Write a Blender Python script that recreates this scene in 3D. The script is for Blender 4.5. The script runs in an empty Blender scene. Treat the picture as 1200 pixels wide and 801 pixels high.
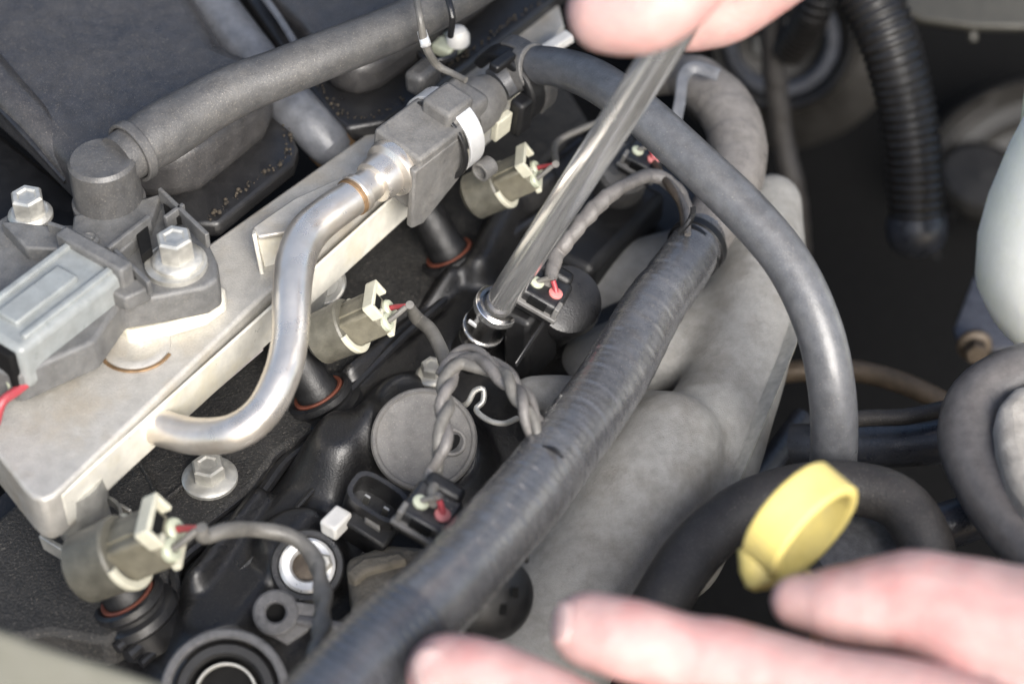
import bpy, bmesh, math, random
import numpy as np
from mathutils import Vector, Matrix

random.seed(7)
rng = np.random.default_rng(7)
S = bpy.context.scene
COL = S.collection
CM = 0.01

# ---------------------------------------------------------------- camera, sky, sun, exposure
PITCH = math.radians(45)
FOC = 2406.0                       # focal length in pixels of the 1200 px wide photograph
DIST = 62.0                        # cm from lens to the engine's datum point
FWD = Vector((0, math.cos(PITCH), -math.sin(PITCH)))
RGT = Vector((1, 0, 0))
UPV = Vector((0, math.sin(PITCH), math.cos(PITCH)))
UP = Vector((0, 0, 1))
CAMPOS = -FWD * DIST
TOCAM = -FWD

cam_d = bpy.data.cameras.new("camera")
cam = bpy.data.objects.new("camera", cam_d)
COL.objects.link(cam)
cam.location = CAMPOS * CM
cam.rotation_euler = (math.radians(90) - PITCH, 0, 0)
cam_d.sensor_width = 36
cam_d.lens = FOC / 1200 * 36
cam_d.clip_start = 0.02
cam_d.clip_end = 50
cam_d.dof.use_dof = True
cam_d.dof.focus_distance = 0.575
cam_d.dof.aperture_fstop = 7.5
S.camera = cam

SUN_EL, SUN_AZ = math.radians(36), math.radians(158)   # azimuth clockwise from +y
world = bpy.data.worlds.new("World")
S.world = world
world.use_nodes = True
wn = world.node_tree
sky = wn.nodes.new("ShaderNodeTexSky")
sky.sky_type = 'NISHITA'
sky.sun_disc = False
sky.sun_elevation = SUN_EL
sky.sun_rotation = SUN_AZ
sky.air_density = 1.0
sky.dust_density = 3.0
wn.links.new(sky.outputs[0], wn.nodes["Background"].inputs[0])
wn.nodes["Background"].inputs[1].default_value = 0.105
sun_d = bpy.data.lights.new("sun", 'SUN')
sun_d.energy = 3.4
sun_d.angle = math.radians(38)
sun_d.color = (1.0, 0.975, 0.94)
sun = bpy.data.objects.new("sun", sun_d)
COL.objects.link(sun)
sdir = Vector((math.cos(SUN_EL) * math.sin(SUN_AZ), math.cos(SUN_EL) * math.cos(SUN_AZ), math.sin(SUN_EL)))
sun.rotation_euler = (-sdir).to_track_quat('-Z', 'Y').to_euler()
S.view_settings.view_transform = 'Standard'
S.view_settings.look = 'None'
S.view_settings.exposure = 1.12
S.view_settings.gamma = 1.0
S.view_settings.use_curve_mapping = False
S.render.engine = 'CYCLES'
S.cycles.use_denoising = True
S.cycles.max_bounces = 8

# ---------------------------------------------------------------- pixel -> place helpers (cm)
def ray(px, py):
    return FWD + RGT * ((px - 600) / FOC) - UPV * ((py - 400.5) / FOC)
def V(px, py, d):
    """the point d cm in front of the lens along the line of sight of a photo pixel"""
    return CAMPOS + ray(px, py) * d
def H(px, py, h=0.0):
    """the point where that line of sight meets the height h (cm)"""
    r = ray(px, py)
    return CAMPOS + r * ((h - CAMPOS.z) / r.z)
def dep(p):
    return (p - CAMPOS).dot(FWD)
def pxl(p, n):
    """n photo pixels at the distance of point p, in cm"""
    return n * dep(p) / FOC
def lat(dx, dy, toward=0.0):
    """direction: dx right, dy down in the picture, toward the lens"""
    return (RGT * dx - UPV * dy + TOCAM * toward).normalized()

# ---------------------------------------------------------------- materials
MATS = {}
def mat(name, col, rough=0.5, metal=0.0, var=0.25, nscale=260, dust=0.0, dustcol=(0.30, 0.27, 0.22), dscale=140,
        speck=0.0, bump=0.15, bscale=1800, spec=0.5, coat=0.0, sss=0.0, wave=0.0, wavescale=60, stain=None, stainamt=0.0, trans=0.0, dustlo=0.42, sssr=(1.0, 0.35, 0.2), ssss=0.004):
    m = bpy.data.materials.new(name)
    m.use_nodes = True
    nt = m.node_tree
    N, L = nt.nodes, nt.links
    b = N["Principled BSDF"]
    tc = N.new("ShaderNodeTexCoord")
    def noise(scale, detail=6, rough_=0.6):
        n = N.new("ShaderNodeTexNoise")
        n.inputs["Scale"].default_value = scale
        n.inputs["Detail"].default_value = detail
        n.inputs["Roughness"].default_value = rough_
        L.new(tc.outputs["Object"], n.inputs["Vector"])
        return n.outputs["Fac"]
    def ramp(fac, a, c, ca=(0, 0, 0, 1), cc=(1, 1, 1, 1)):
        r = N.new("ShaderNodeValToRGB")
        r.color_ramp.elements[0].position = a
        r.color_ramp.elements[1].position = c
        r.color_ramp.elements[0].color = ca
        r.color_ramp.elements[1].color = cc
        L.new(fac, r.inputs["Fac"])
        return r.outputs["Color"]
    def mix(fac, a, c):
        x = N.new("ShaderNodeMix")
        x.data_type = 'RGBA'
        if hasattr(fac, 'links'):
            L.new(fac, x.inputs["Factor"])
        else:
            x.inputs["Factor"].default_value = fac
        for sock, v in ((x.inputs["A"], a), (x.inputs["B"], c)):
            pass
        ia = [s for s in x.inputs if s.name == "A" and s.type == 'RGBA'][0]
        ib = [s for s in x.inputs if s.name == "B" and s.type == 'RGBA'][0]
        for sock, v in ((ia, a), (ib, c)):
            if hasattr(v, 'links'):
                L.new(v, sock)
            else:
                sock.default_value = (*v, 1)
        return [s for s in x.outputs if s.type == 'RGBA'][0]
    def mul(a, k):
        x = N.new("ShaderNodeMath")
        x.operation = 'MULTIPLY'
        L.new(a, x.inputs[0])
        x.inputs[1].default_value = k
        return x.outputs[0]
    g_ = sum(dustcol) / 3
    dustcol = tuple(c * 0.6 + g_ * 0.4 for c in dustcol)        # road dust is only faintly brown
    lo = tuple(c * (1 - var) for c in col)
    hi = tuple(min(1, c * (1 + var)) for c in col)
    n1 = noise(nscale)
    c = ramp(n1, 0.32, 0.68, (*lo, 1), (*hi, 1))
    rsock = ramp(noise(nscale * 0.7), 0.3, 0.7, (max(0.03, rough - 0.10),) * 3 + (1,), (min(1, rough + 0.12),) * 3 + (1,))
    if stain:
        c = mix(mul(ramp(noise(70, 5), 0.48, 0.66), stainamt), c, stain)
    if dust > 0:
        big = ramp(noise(dscale, 8, 0.7), dustlo - 0.08, 0.74)
        fine = ramp(noise(1500, 4, 0.75), 0.40, 0.62)
        mm = N.new("ShaderNodeMath")
        mm.operation = 'MULTIPLY_ADD'
        L.new(fine, mm.inputs[0])
        mm.inputs[1].default_value = 0.75
        mm.inputs[2].default_value = 0.25
        m2 = N.new("ShaderNodeMath")
        m2.operation = 'MULTIPLY'
        L.new(big, m2.inputs[0])
        L.new(mm.outputs[0], m2.inputs[1])
        d = mul(m2.outputs[0], dust)
        c = mix(d, c, dustcol)
        rsock = mix(mul(d, 0.8), rsock, (0.85, 0.85, 0.85))
        if metal > 0:
            x = N.new("ShaderNodeMath")
            x.operation = 'MULTIPLY_ADD'
            L.new(d, x.inputs[0])
            x.inputs[1].default_value = -metal
            x.inputs[2].default_value = metal
            L.new(x.outputs[0], b.inputs["Metallic"])
        else:
            b.inputs["Metallic"].default_value = 0
    else:
        b.inputs["Metallic"].default_value = metal
    if speck > 0:
        c = mix(mul(ramp(noise(2600, 2, 0.5), 0.62, 0.72), speck), c, (0.42, 0.38, 0.32))
    L.new(c, b.inputs["Base Color"])
    L.new(rsock, b.inputs["Roughness"])
    b.inputs["Specular IOR Level"].default_value = spec
    b.inputs["Coat Weight"].default_value = coat
    b.inputs["Coat Roughness"].default_value = 0.22
    if trans:
        b.inputs["Transmission Weight"].default_value = trans
    if sss:
        b.inputs["Subsurface Weight"].default_value = sss
        b.inputs["Subsurface Radius"].default_value = sssr
        b.inputs["Subsurface Scale"].default_value = ssss
    if bump:
        bp = N.new("ShaderNodeBump")
        bp.inputs["Strength"].default_value = bump
        bp.inputs["Distance"].default_value = 0.0006
        L.new(noise(bscale, 4), bp.inputs["Height"])
        last = bp
        if wave:
            w = N.new("ShaderNodeTexWave")
            w.wave_type = 'BANDS'
            w.bands_direction = 'X'
            w.wave_profile = 'SAW'
            w.inputs["Scale"].default_value = wavescale
            w.inputs["Distortion"].default_value = 1.2
            w.inputs["Detail"].default_value = 2
            w.inputs["Detail Scale"].default_value = 1.5
            L.new(tc.outputs["UV"], w.inputs["Vector"])
            b2 = N.new("ShaderNodeBump")
            b2.inputs["Strength"].default_value = wave
            b2.inputs["Distance"].default_value = 0.0005
            L.new(w.outputs["Fac"], b2.inputs["Height"])
            L.new(bp.outputs[0], b2.inputs["Normal"])
            last = b2
        L.new(last.outputs[0], b.inputs["Normal"])
    MATS[name] = m
    return m

mat("intake_plastic", (0.027, 0.0265, 0.028), 0.36, dust=0.5, dustcol=(0.092, 0.080, 0.066), dscale=45, speck=0.22, bump=0.22, bscale=1500, coat=0.2)
mat("intake_edge_dirt", (0.034, 0.027, 0.019), 0.9, var=0.6, nscale=420, bump=1.0, bscale=900)
mat("black_plastic", (0.011, 0.011, 0.012), 0.32, dust=0.35, dustcol=(0.05, 0.045, 0.038), bump=0.2, coat=0.15)
mat("block_plastic", (0.007, 0.007, 0.0078), 0.30, dust=0.6, dustcol=(0.033, 0.029, 0.024), dscale=70, speck=0.12, bump=0.3, coat=0.2)
mat("charcoal_casting", (0.012, 0.0117, 0.0114), 0.6, dust=0.65, dustcol=(0.05, 0.045, 0.038), dscale=120, speck=0.3, bump=1.0, bscale=1200)
mat("deep_black", (0.006, 0.006, 0.0066), 0.45, dust=0.3, dustcol=(0.02, 0.018, 0.016), bump=0.2)
mat("cavity_shade", (0.004, 0.004, 0.004), 0.85, bump=0, spec=0.2)  # black colour stands in for the shade inside slots, pockets and holes
mat("bay_shade", (0.0045, 0.0045, 0.0045), 0.95, dust=0.4, dustcol=(0.005, 0.0045, 0.004), dscale=40, bump=0.3, bscale=200, spec=0.1)  # shade of the open bay put into a near-black colour
mat("housing_black", (0.006, 0.0056, 0.0052), 0.36, dust=0.6, dustcol=(0.020, 0.017, 0.0135), dscale=50, bump=0.3)
mat("dusty_plastic", (0.105, 0.104, 0.102), 0.44, dust=0.7, dustcol=(0.23, 0.205, 0.168), dscale=80, speck=0.25, bump=0.3)
mat("dusty_rubber", (0.050, 0.050, 0.051), 0.40, dust=0.6, dustcol=(0.155, 0.138, 0.114), dscale=70, speck=0.28, bump=0.3, coat=0.1)
mat("hose_rubber", (0.076, 0.079, 0.086), 0.34, dust=0.35, dustcol=(0.15, 0.142, 0.13), dscale=70, speck=0.2, bump=0.2, coat=0.25)
mat("dark_hose", (0.020, 0.018, 0.017), 0.5, dust=0.6, dustcol=(0.062, 0.052, 0.043), dscale=100, speck=0.2, bump=0.35)
mat("harness_tape", (0.068, 0.069, 0.074), 0.20, dust=0.42, dustcol=(0.205, 0.185, 0.155), dscale=50, speck=0.2, bump=0.15, wave=0.08, wavescale=2.4, coat=1.0)
mat("harness_sky_tint", (0.040, 0.043, 0.051), 0.20, dust=0.35, dustcol=(0.12, 0.115, 0.11), dscale=60, speck=0.15, bump=0.2, coat=1.0)  # darker, bluer tape: the sky's reflection is put into the colour
mat("wire_tape", (0.115, 0.108, 0.103), 0.30, dust=0.5, dustcol=(0.22, 0.195, 0.165), dscale=150, speck=0.2, bump=0.4, wave=0.5, wavescale=1.6)
mat("wire_sheath", (0.11, 0.105, 0.095), 0.45, dust=0.5, dustcol=(0.20, 0.18, 0.15), dscale=180, bump=0.2)
mat("corrugated_black", (0.013, 0.012, 0.0115), 0.36, dust=0.4, dustcol=(0.05, 0.042, 0.033), bump=0.15)
mat("rail_zinc", (0.50, 0.48, 0.44), 0.34, metal=0.5, var=0.12, dust=0.8, dustcol=(0.285, 0.262, 0.222), dscale=45, dustlo=0.30, speck=0.3, bump=0.35, stain=(0.36, 0.26, 0.12), stainamt=0.3)
mat("rail_lit", (0.66, 0.635, 0.56), 0.36, metal=0.25, var=0.10, bump=0.15, stain=(0.55, 0.46, 0.24), stainamt=0.35)  # paler zinc, with the overexposed light put into the colour
mat("pipe_steel", (0.76, 0.71, 0.64), 0.31, metal=0.85, var=0.07, nscale=150, bump=0.03, stain=(0.52, 0.43, 0.33), stainamt=0.4)
mat("rust_steel", (0.22, 0.14, 0.075), 0.5, metal=0.5, var=0.4, bump=0.3)
mat("bolt_zinc", (0.50, 0.49, 0.45), 0.36, metal=0.75, var=0.18, bump=0.1, dust=0.55, dustcol=(0.36, 0.33, 0.27))
mat("bright_ring", (0.84, 0.84, 0.83), 0.34, metal=0.55, var=0.06, bump=0.04)
mat("white_plastic", (0.62, 0.61, 0.585), 0.38, var=0.10, bump=0.1, dust=0.35, dustcol=(0.42, 0.38, 0.32))
mat("chrome", (0.86, 0.855, 0.84), 0.19, metal=0.9, var=0.05, nscale=90, bump=0.0)
mat("dark_chrome", (0.30, 0.29, 0.28), 0.18, metal=1.0, var=0.2, bump=0.1)
mat("connector_olive", (0.135, 0.125, 0.092), 0.42, var=0.25, dust=0.5, dustcol=(0.10, 0.088, 0.064), bump=0.25)
mat("connector_barrel", (0.105, 0.100, 0.080), 0.36, var=0.3, dust=0.6, dustcol=(0.05, 0.044, 0.034), bump=0.2)
mat("connector_cream", (0.50, 0.485, 0.385), 0.42, var=0.12, dust=0.35, dustcol=(0.33, 0.29, 0.21), bump=0.15)
mat("seal_green", (0.40, 0.42, 0.32), 0.45, var=0.12, bump=0.1)
mat("red_wire", (0.30, 0.030, 0.042), 0.4, var=0.2, bump=0.1, dust=0.3, dustcol=(0.2, 0.12, 0.1))
mat("pink_seal", (0.52, 0.17, 0.16), 0.4, var=0.2, bump=0.15, dust=0.3, dustcol=(0.25, 0.2, 0.17))
mat("orange_ring", (0.13, 0.042, 0.026), 0.4, var=0.2, bump=0.1)
mat("sensor_plastic", (0.085, 0.086, 0.087), 0.42, dust=0.55, dustcol=(0.20, 0.185, 0.155), dscale=80, speck=0.22, bump=0.25)
mat("sensor_connector", (0.20, 0.215, 0.215), 0.30, var=0.15, dust=0.4, dustcol=(0.24, 0.22, 0.185), bump=0.15, coat=0.2)
mat("cap_grey", (0.125, 0.12, 0.114), 0.52, dust=0.6, dustcol=(0.20, 0.18, 0.15), dscale=150, speck=0.35, bump=0.35)
mat("cast_iron", (0.225, 0.221, 0.21), 0.46, var=0.14, nscale=320, dust=0.7, dustcol=(0.32, 0.315, 0.30), dscale=40, speck=0.15, bump=0.8, bscale=2400, stain=(0.12, 0.108, 0.092), stainamt=0.6)
mat("shield_edge", (0.45, 0.44, 0.40), 0.4, metal=0.4, bump=0.2)
mat("lower_cast", (0.13, 0.115, 0.09), 0.75, var=0.4, nscale=120, dust=0.5, dustcol=(0.17, 0.15, 0.12), bump=0.9, bscale=900)
mat("lug_grey", (0.085, 0.085, 0.09), 0.6, var=0.3, nscale=500, bump=0.6, dust=0.4, dustcol=(0.14, 0.13, 0.115))
mat("yellow_plastic", (0.71, 0.575, 0.17), 0.40, var=0.10, nscale=150, dust=0.5, dustcol=(0.50, 0.42, 0.22), dscale=70, speck=0.12, bump=0.3)
mat("reservoir_plastic", (0.86, 0.88, 0.82), 0.40, var=0.03, speck=0.10, bump=0.2, bscale=500, sss=1.0, sssr=(1.0, 1.0, 0.9), ssss=0.05)
mat("reservoir_seam", (0.62, 0.58, 0.38), 0.45, var=0.08, bump=0.1)
mat("skin", (0.50, 0.320, 0.297), 0.40, var=0.10, nscale=130, bump=0.8, bscale=1300, sss=0.25, stain=(0.48, 0.215, 0.20), stainamt=0.6)
mat("nail", (0.55, 0.35, 0.325), 0.22, var=0.06, bump=0.05, sss=0.3, coat=0.3)
mat("paint_olive", (0.125, 0.122, 0.095), 0.33, var=0.08, nscale=60, bump=0.1, dust=0.3, dustcol=(0.16, 0.15, 0.125))
mat("panel_olive", (0.026, 0.025, 0.020), 0.5, var=0.15, bump=0.2)
mat("bracket_blue", (0.11, 0.115, 0.135), 0.5, metal=0.3, bump=0.3)
mat("brown_pipe", (0.085, 0.066, 0.048), 0.42, metal=0.4, bump=0.3)
mat("grey_elbow", (0.095, 0.088, 0.085), 0.33, dust=0.4, dustcol=(0.17, 0.155, 0.14), bump=0.2)
mat("blue_black", (0.024, 0.028, 0.038), 0.28, dust=0.4, dustcol=(0.075, 0.075, 0.08), speck=0.15, bump=0.3, coat=0.3)
mat("pale_cast", (0.32, 0.30, 0.27), 0.7, var=0.25, nscale=200, bump=0.7, speck=0.2)
mat("metal_navy", (0.022, 0.026, 0.036), 0.36, bump=0.2)
mat("teal_paint", (0.12, 0.22, 0.20), 0.5, var=0.3, bump=0.1)
mat("strip_foil", (0.66, 0.60, 0.58), 0.3, metal=0.4, var=0.12, bump=0.15)
mat("runner_grey", (0.085, 0.09, 0.102), 0.36, dust=0.4, dustcol=(0.14, 0.13, 0.115), bump=0.2)

# ---------------------------------------------------------------- mesh builder
class MB:
    def __init__(self):
        self.v, self.f, self.uv = [], [], []
    def add(self, verts, faces, uvs=None):
        o = len(self.v)
        self.v += [Vector(p) for p in verts]
        for i, f in enumerate(faces):
            self.f.append([o + k for k in f])
            self.uv.append(uvs[i] if uvs else None)
        return self
    # --- tube along a smooth path
    def tube(self, pts, rad, seg=16, step=0.25, cap=True, mod=None, smooth=True, flat=1.0):
        P, R = resample(pts, rad, step, smooth)
        n = len(P)
        T = [(P[min(i + 1, n - 1)] - P[max(i - 1, 0)]).normalized() for i in range(n)]
        a = T[0].orthogonal().normalized()
        fr = []
        for i in range(n):
            a = (a - T[i] * a.dot(T[i])).normalized()
            fr.append((a.copy(), T[i].cross(a)))
        vs, fs, uv = [], [], []
        s = 0.0
        L = []
        for i in range(n):
            if i:
                s += (P[i] - P[i - 1]).length
            L.append(s)
            for k in range(seg):
                th = 2 * math.pi * k / seg
                r = R[i] * (mod(s, th) if mod else 1.0)
                vs.append(P[i] + fr[i][0] * (r * math.cos(th)) + fr[i][1] * (r * flat * math.sin(th)))
        for i in range(n - 1):
            for k in range(seg):
                k2 = (k + 1) % seg
                fs.append((i * seg + k, i * seg + k2, (i + 1) * seg + k2, (i + 1) * seg + k))
                v0, v1 = k / seg, (k + 1) / seg
                uv.append(((L[i] , v0), (L[i], v1), (L[i + 1], v1), (L[i + 1], v0)))
        if cap:
            fs.append(tuple(range(seg)))
            uv.append(None)
            fs.append(tuple((n - 1) * seg + k for k in range(seg)))
            uv.append(None)
        return self.add(vs, fs, uv)
    # --- lathe: profile of (radius, height) about an axis
    def lathe(self, c, axis, prof, seg=32, arc=(0, 360), flat=1.0, ref=None, closed=False):
        axis = axis.normalized()
        a = ref if ref is not None else axis.orthogonal()
        a = (a - axis * a.dot(axis)).normalized()
        b = axis.cross(a)
        full = abs(arc[1] - arc[0]) >= 360
        m = seg if full else seg + 1
        vs, fs = [], []
        for r, h in prof:
            for k in range(m):
                th = math.radians(arc[0] + (arc[1] - arc[0]) * k / seg)
                rr = max(r, 1e-4)
                vs.append(c + axis * h + a * (rr * math.cos(th)) + b * (rr * flat * math.sin(th)))
        q = len(prof)
        for i in range(q - 1 if not closed else q):
            i2 = (i + 1) % q
            for k in range(m if full else m - 1):
                k2 = (k + 1) % m
                fs.append((i * m + k, i * m + k2, i2 * m + k2, i2 * m + k))
        if closed and not full:
            fs.append(tuple(i * m for i in range(q)))
            fs.append(tuple(i * m + m - 1 for i in range(q)))
        if not closed:
            if prof[0][0] > 1e-3 and full:
                fs.append(tuple(range(m)))
            if prof[-1][0] > 1e-3 and full:
                fs.append(tuple((q - 1) * m + k for k in range(m)))
        return self.add(vs, fs)
    def ring(self, c, axis, r, w, h, seg=32, arc=(0, 360), ref=None):
        """band of mean radius r, wall w, height h"""
        e = min(w, h) * 0.22
        p = [(r - w / 2, -h / 2 + e), (r - w / 2 + e, -h / 2), (r + w / 2 - e, -h / 2), (r + w / 2, -h / 2 + e),
             (r + w / 2, h / 2 - e), (r + w / 2 - e, h / 2), (r - w / 2 + e, h / 2), (r - w / 2, h / 2 - e)]
        return self.lathe(c, axis, p, seg, arc, ref=ref, closed=True)
    # --- slab: outline, extruded against its normal
    def prism(self, poly, n, t):
        poly = [Vector(p) for p in poly]
        m = len(poly)
        vs = poly + [p - n * t for p in poly]
        fs = [tuple(range(m)), tuple(m + k for k in reversed(range(m)))]
        for k in range(m):
            k2 = (k + 1) % m
            fs.append((k, m + k, m + k2, k2))
        return self.add(vs, fs)
    def box(self, c, ax, ay, az, sx, sy, sz):
        ax, ay, az = ax.normalized(), ay.normalized(), az.normalized()
        vs = [c + ax * (sx / 2 * i) + ay * (sy / 2 * j) + az * (sz / 2 * k) for i in (-1, 1) for j in (-1, 1) for k in (-1, 1)]
        fs = [(0, 1, 3, 2), (4, 6, 7, 5), (0, 4, 5, 1), (2, 3, 7, 6), (0, 2, 6, 4), (1, 5, 7, 3)]
        return self.add(vs, fs)
    def bar(self, p, q, w, t, up):
        ax = (q - p)
        ay = up.cross(ax).normalized()
        return self.box((p + q) / 2, ax, ay, ax.normalized().cross(ay), ax.length, w, t)
    def build(self, name, material, parent=None, bevel=0.0, seg=2, angle=32, origin=None):
        o0 = parent['_o'] if parent is not None else (origin if origin is not None else None)
        if parent is not None:
            o0 = Vector(parent['_o'])
        elif origin is None:
            lo = Vector((min(p.x for p in self.v), min(p.y for p in self.v), min(p.z for p in self.v)))
            hi = Vector((max(p.x for p in self.v), max(p.y for p in self.v), max(p.z for p in self.v)))
            o0 = Vector(((lo.x + hi.x) / 2, (lo.y + hi.y) / 2, lo.z))
        else:
            o0 = origin
        me = bpy.data.meshes.new(name)
        bm = bmesh.new()
        bv = [bm.verts.new((p - o0) * CM) for p in self.v]
        uvl = bm.loops.layers.uv.new("UVMap")
        for f, u in zip(self.f, self.uv):
            try:
                fc = bm.faces.new([bv[k] for k in f])
            except ValueError:
                continue
            if u:
                for l, c in zip(fc.loops, u):
                    l[uvl].uv = c
        bmesh.ops.recalc_face_normals(bm, faces=bm.faces)
        bm.to_mesh(me)
        bm.free()
        me.polygons.foreach_set("use_smooth", [True] * len(me.polygons))
        me.set_sharp_from_angle(angle=math.radians(angle))
        me.materials.append(MATS[material])
        o = bpy.data.objects.new(name, me)
        COL.objects.link(o)
        if parent is not None:
            o.parent = parent
            if parent.type == 'MESH' or True:
                o['_o'] = list(o0)
        else:
            o.location = o0 * CM
            o['_o'] = list(o0)
        if bevel:
            md = o.modifiers.new("edge", 'BEVEL')
            md.width = bevel * CM
            md.segments = seg
            md.limit_method = 'ANGLE'
            md.angle_limit = math.radians(30)
            md.harden_normals = False
        return o

def resample(pts, rad, step, smooth=True):
    pts = [Vector(p) for p in pts]
    n = len(pts)
    if not hasattr(rad, '__len__'):
        rad = [rad] * n
    P, R = [], []
    for i in range(n - 1):
        p0 = pts[i - 1] if i else pts[0] * 2 - pts[1]
        p1, p2 = pts[i], pts[i + 1]
        p3 = pts[i + 2] if i + 2 < n else pts[-1] * 2 - pts[-2]
        k = max(2, int(math.ceil((p2 - p1).length / step)))
        for j in range(k):
            t = j / k
            if smooth:
                q = 0.5 * ((2 * p1) + (p2 - p0) * t + (2 * p0 - 5 * p1 + 4 * p2 - p3) * t * t + (3 * p1 - p0 - 3 * p2 + p3) * t ** 3)
            else:
                q = p1.lerp(p2, t)
            tt = t * t * (3 - 2 * t)
            P.append(q)
            R.append(rad[i] * (1 - tt) + rad[i + 1] * tt)
    P.append(pts[-1])
    R.append(rad[-1])
    return P, R

def thing(name, label, cat, at, group=None):
    o = bpy.data.objects.new(name, None)
    COL.objects.link(o)
    o.empty_display_size = 0.01
    o.location = Vector(at) * CM
    o['_o'] = list(at)
    o['label'] = label
    o['category'] = cat
    if group:
        o['group'] = group
    return o
def tag(o, label, cat, group=None):
    o['label'] = label
    o['category'] = cat
    if group:
        o['group'] = group
    return o
def copy_thing(src, at, label, scale=1.0, rotz=0.0):
    r = src.copy()
    COL.objects.link(r)
    r.location = Vector(at) * CM
    r.scale = (scale,) * 3
    r.rotation_euler = (0, 0, rotz)
    r['label'] = label
    for ch in src.children:
        c = ch.copy()
        COL.objects.link(c)
        c.parent = r
        for g in ch.children:
            d = g.copy()
            COL.objects.link(d)
            d.parent = c
    return r
def PH(lst, h):
    return [H(x, y, h) for x, y in lst]
def path(lst):
    """(px, py, h, radius in px) -> points, radii"""
    P = [H(x, y, h) for x, y, h, r in lst]
    return P, [pxl(p, q[3]) for p, q in zip(P, lst)]
def path_d(lst):
    P = [V(x, y, d) for x, y, d, r in lst]
    return P, [pxl(p, q[3]) for p, q in zip(P, lst)]

# engine directions: along the fuel rail, and across it
RAIL_A, RAIL_B = H(45, 585, 4.5), H(640, 55, 4.5)
RU = (RAIL_B - RAIL_A).normalized()
RW = RU.cross(UP).normalized()          # towards the exhaust side (right and down in the picture)

def hexbolt(t, c, axis, r, fl, hh, m="bolt_zinc"):
    MB().lathe(c, axis, [(0, -0.05), (fl, -0.05), (fl * 1.0, 0.06), (fl * 0.93, 0.11), (r * 1.08, 0.17), (0, 0.17)], 32).build('washer_flange', m, t)
    a = 30
    MB().lathe(c, axis, [(r, 0.16), (r, hh - 0.07), (r * 0.88, hh), (r * 0.62, hh), (r * 0.52, hh - 0.06), (0, hh - 0.06)], 6).build('hex_head', m, t, angle=25)

# ================================================================ SETTING
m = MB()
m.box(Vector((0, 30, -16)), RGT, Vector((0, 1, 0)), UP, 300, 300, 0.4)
o = m.build('engine_bay_floor', 'bay_shade')
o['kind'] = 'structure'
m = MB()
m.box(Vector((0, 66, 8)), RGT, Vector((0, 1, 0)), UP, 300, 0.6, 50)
o = m.build('firewall', 'bay_shade')
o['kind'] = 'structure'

# ================================================================ VALVE COVER (cast form as a relief in engine axes)
def en(p):
    """engine coordinates (along, across) of a point"""
    q = p - RAIL_A
    return q.dot(RU), q.dot(RW)
A0 = RAIL_A.copy(); A0.z = 0
na, nw = 210, 110
aa = np.linspace(-10, 25.0, na)
ww = np.linspace(-4.5, 7.4, nw)
AA, WW = np.meshgrid(aa, ww, indexing='ij')
def seg_dist(pl):
    best = np.full(AA.shape, 1e9)
    for (x0, y0), (x1, y1) in zip(pl[:-1], pl[1:]):
        p0, p1 = np.array(en(H(x0, y0))), np.array(en(H(x1, y1)))
        dv = p1 - p0
        t = np.clip(((AA - p0[0]) * dv[0] + (WW - p0[1]) * dv[1]) / dv.dot(dv), 0, 1)
        best = np.minimum(best, np.hypot(AA - p0[0] - t * dv[0], WW - p0[1] - t * dv[1]))
    return best
def sst(x, a, b):
    t = np.clip((x - a) / (b - a), 0, 1)
    return t * t * (3 - 2 * t)
Z = np.full(AA.shape, -0.3)
Z += 1.1 * (1 - sst(seg_dist([(250, 740), (330, 640), (400, 560)]), 0.5, 2.1))
Z += 1.2 * (1 - sst(seg_dist([(400, 560), (440, 480), (540, 400), (600, 270), (720, 180)]), 0.4, 1.7))
Z += 0.9 * (1 - sst(seg_dist([(405, 462), (470, 395), (520, 352)]), 0.15, 0.75))
Z += 0.8 * (1 - sst(seg_dist([(560, 345), (600, 270), (640, 250)]), 0.15, 0.8))
Z += 0.8 * (1 - sst(seg_dist([(496, 520), (505, 545)]), 1.3, 2.1))
Z += 0.7 * (1 - sst(seg_dist([(230, 700), (300, 600)]), 0.1, 0.6))
Z -= 1.6 * (1 - sst(seg_dist([(268, 806), (272, 806)]), 1.0, 1.35))
Z += 0.6 * (1 - sst(seg_dist([(355, 664), (357, 664)]), 0.9, 1.4))
m = MB()
vs = [A0 + RU * float(AA[i, j]) + RW * float(WW[i, j]) + UP * float(Z[i, j]) for i in range(na) for j in range(nw)]
fs = [(i * nw + j, i * nw + j + 1, (i + 1) * nw + j + 1, (i + 1) * nw + j) for i in range(na - 1) for j in range(nw - 1)]
# skirt and underside
b0 = len(vs)
ring_ids = [i * nw for i in range(na)] + [(na - 1) * nw + j for j in range(1, nw)] + [i * nw + nw - 1 for i in range(na - 2, -1, -1)] + [j for j in range(nw - 2, 0, -1)]
for k in ring_ids:
    p = vs[k].copy(); p.z = -4.5
    vs.append(p)
q = len(ring_ids)
for k in range(q):
    fs.append((ring_ids[k], ring_ids[(k + 1) % q], b0 + (k + 1) % q, b0 + k))
fs.append(tuple(b0 + k for k in range(q)))
m.add(vs, fs)
vc = thing('valve_cover', 'black dusty moulded valve cover between the fuel rail and the taped harness', 'engine cover', A0 + RU * 12)
m.build('cover_body', 'block_plastic', vc, angle=60)
gl = [(150, 768), (182, 738), (205, 700), (206, 664), (250, 625), (300, 585), (335, 540), (385, 505), (412, 470), (424, 425), (470, 390), (520, 355), (560, 330), (578, 290), (610, 230), (680, 165)]
for off, r, hh in ((0, 0.20, 0.35), (0.45, 0.13, 0.15), (-0.4, 0.16, 0.55)):
    P = [H(x, y, hh) + (RW * off) for x, y in gl]
    MB().tube(P, r, 10, 0.35).build('gasket_ridge', 'black_plastic', vc)
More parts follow.
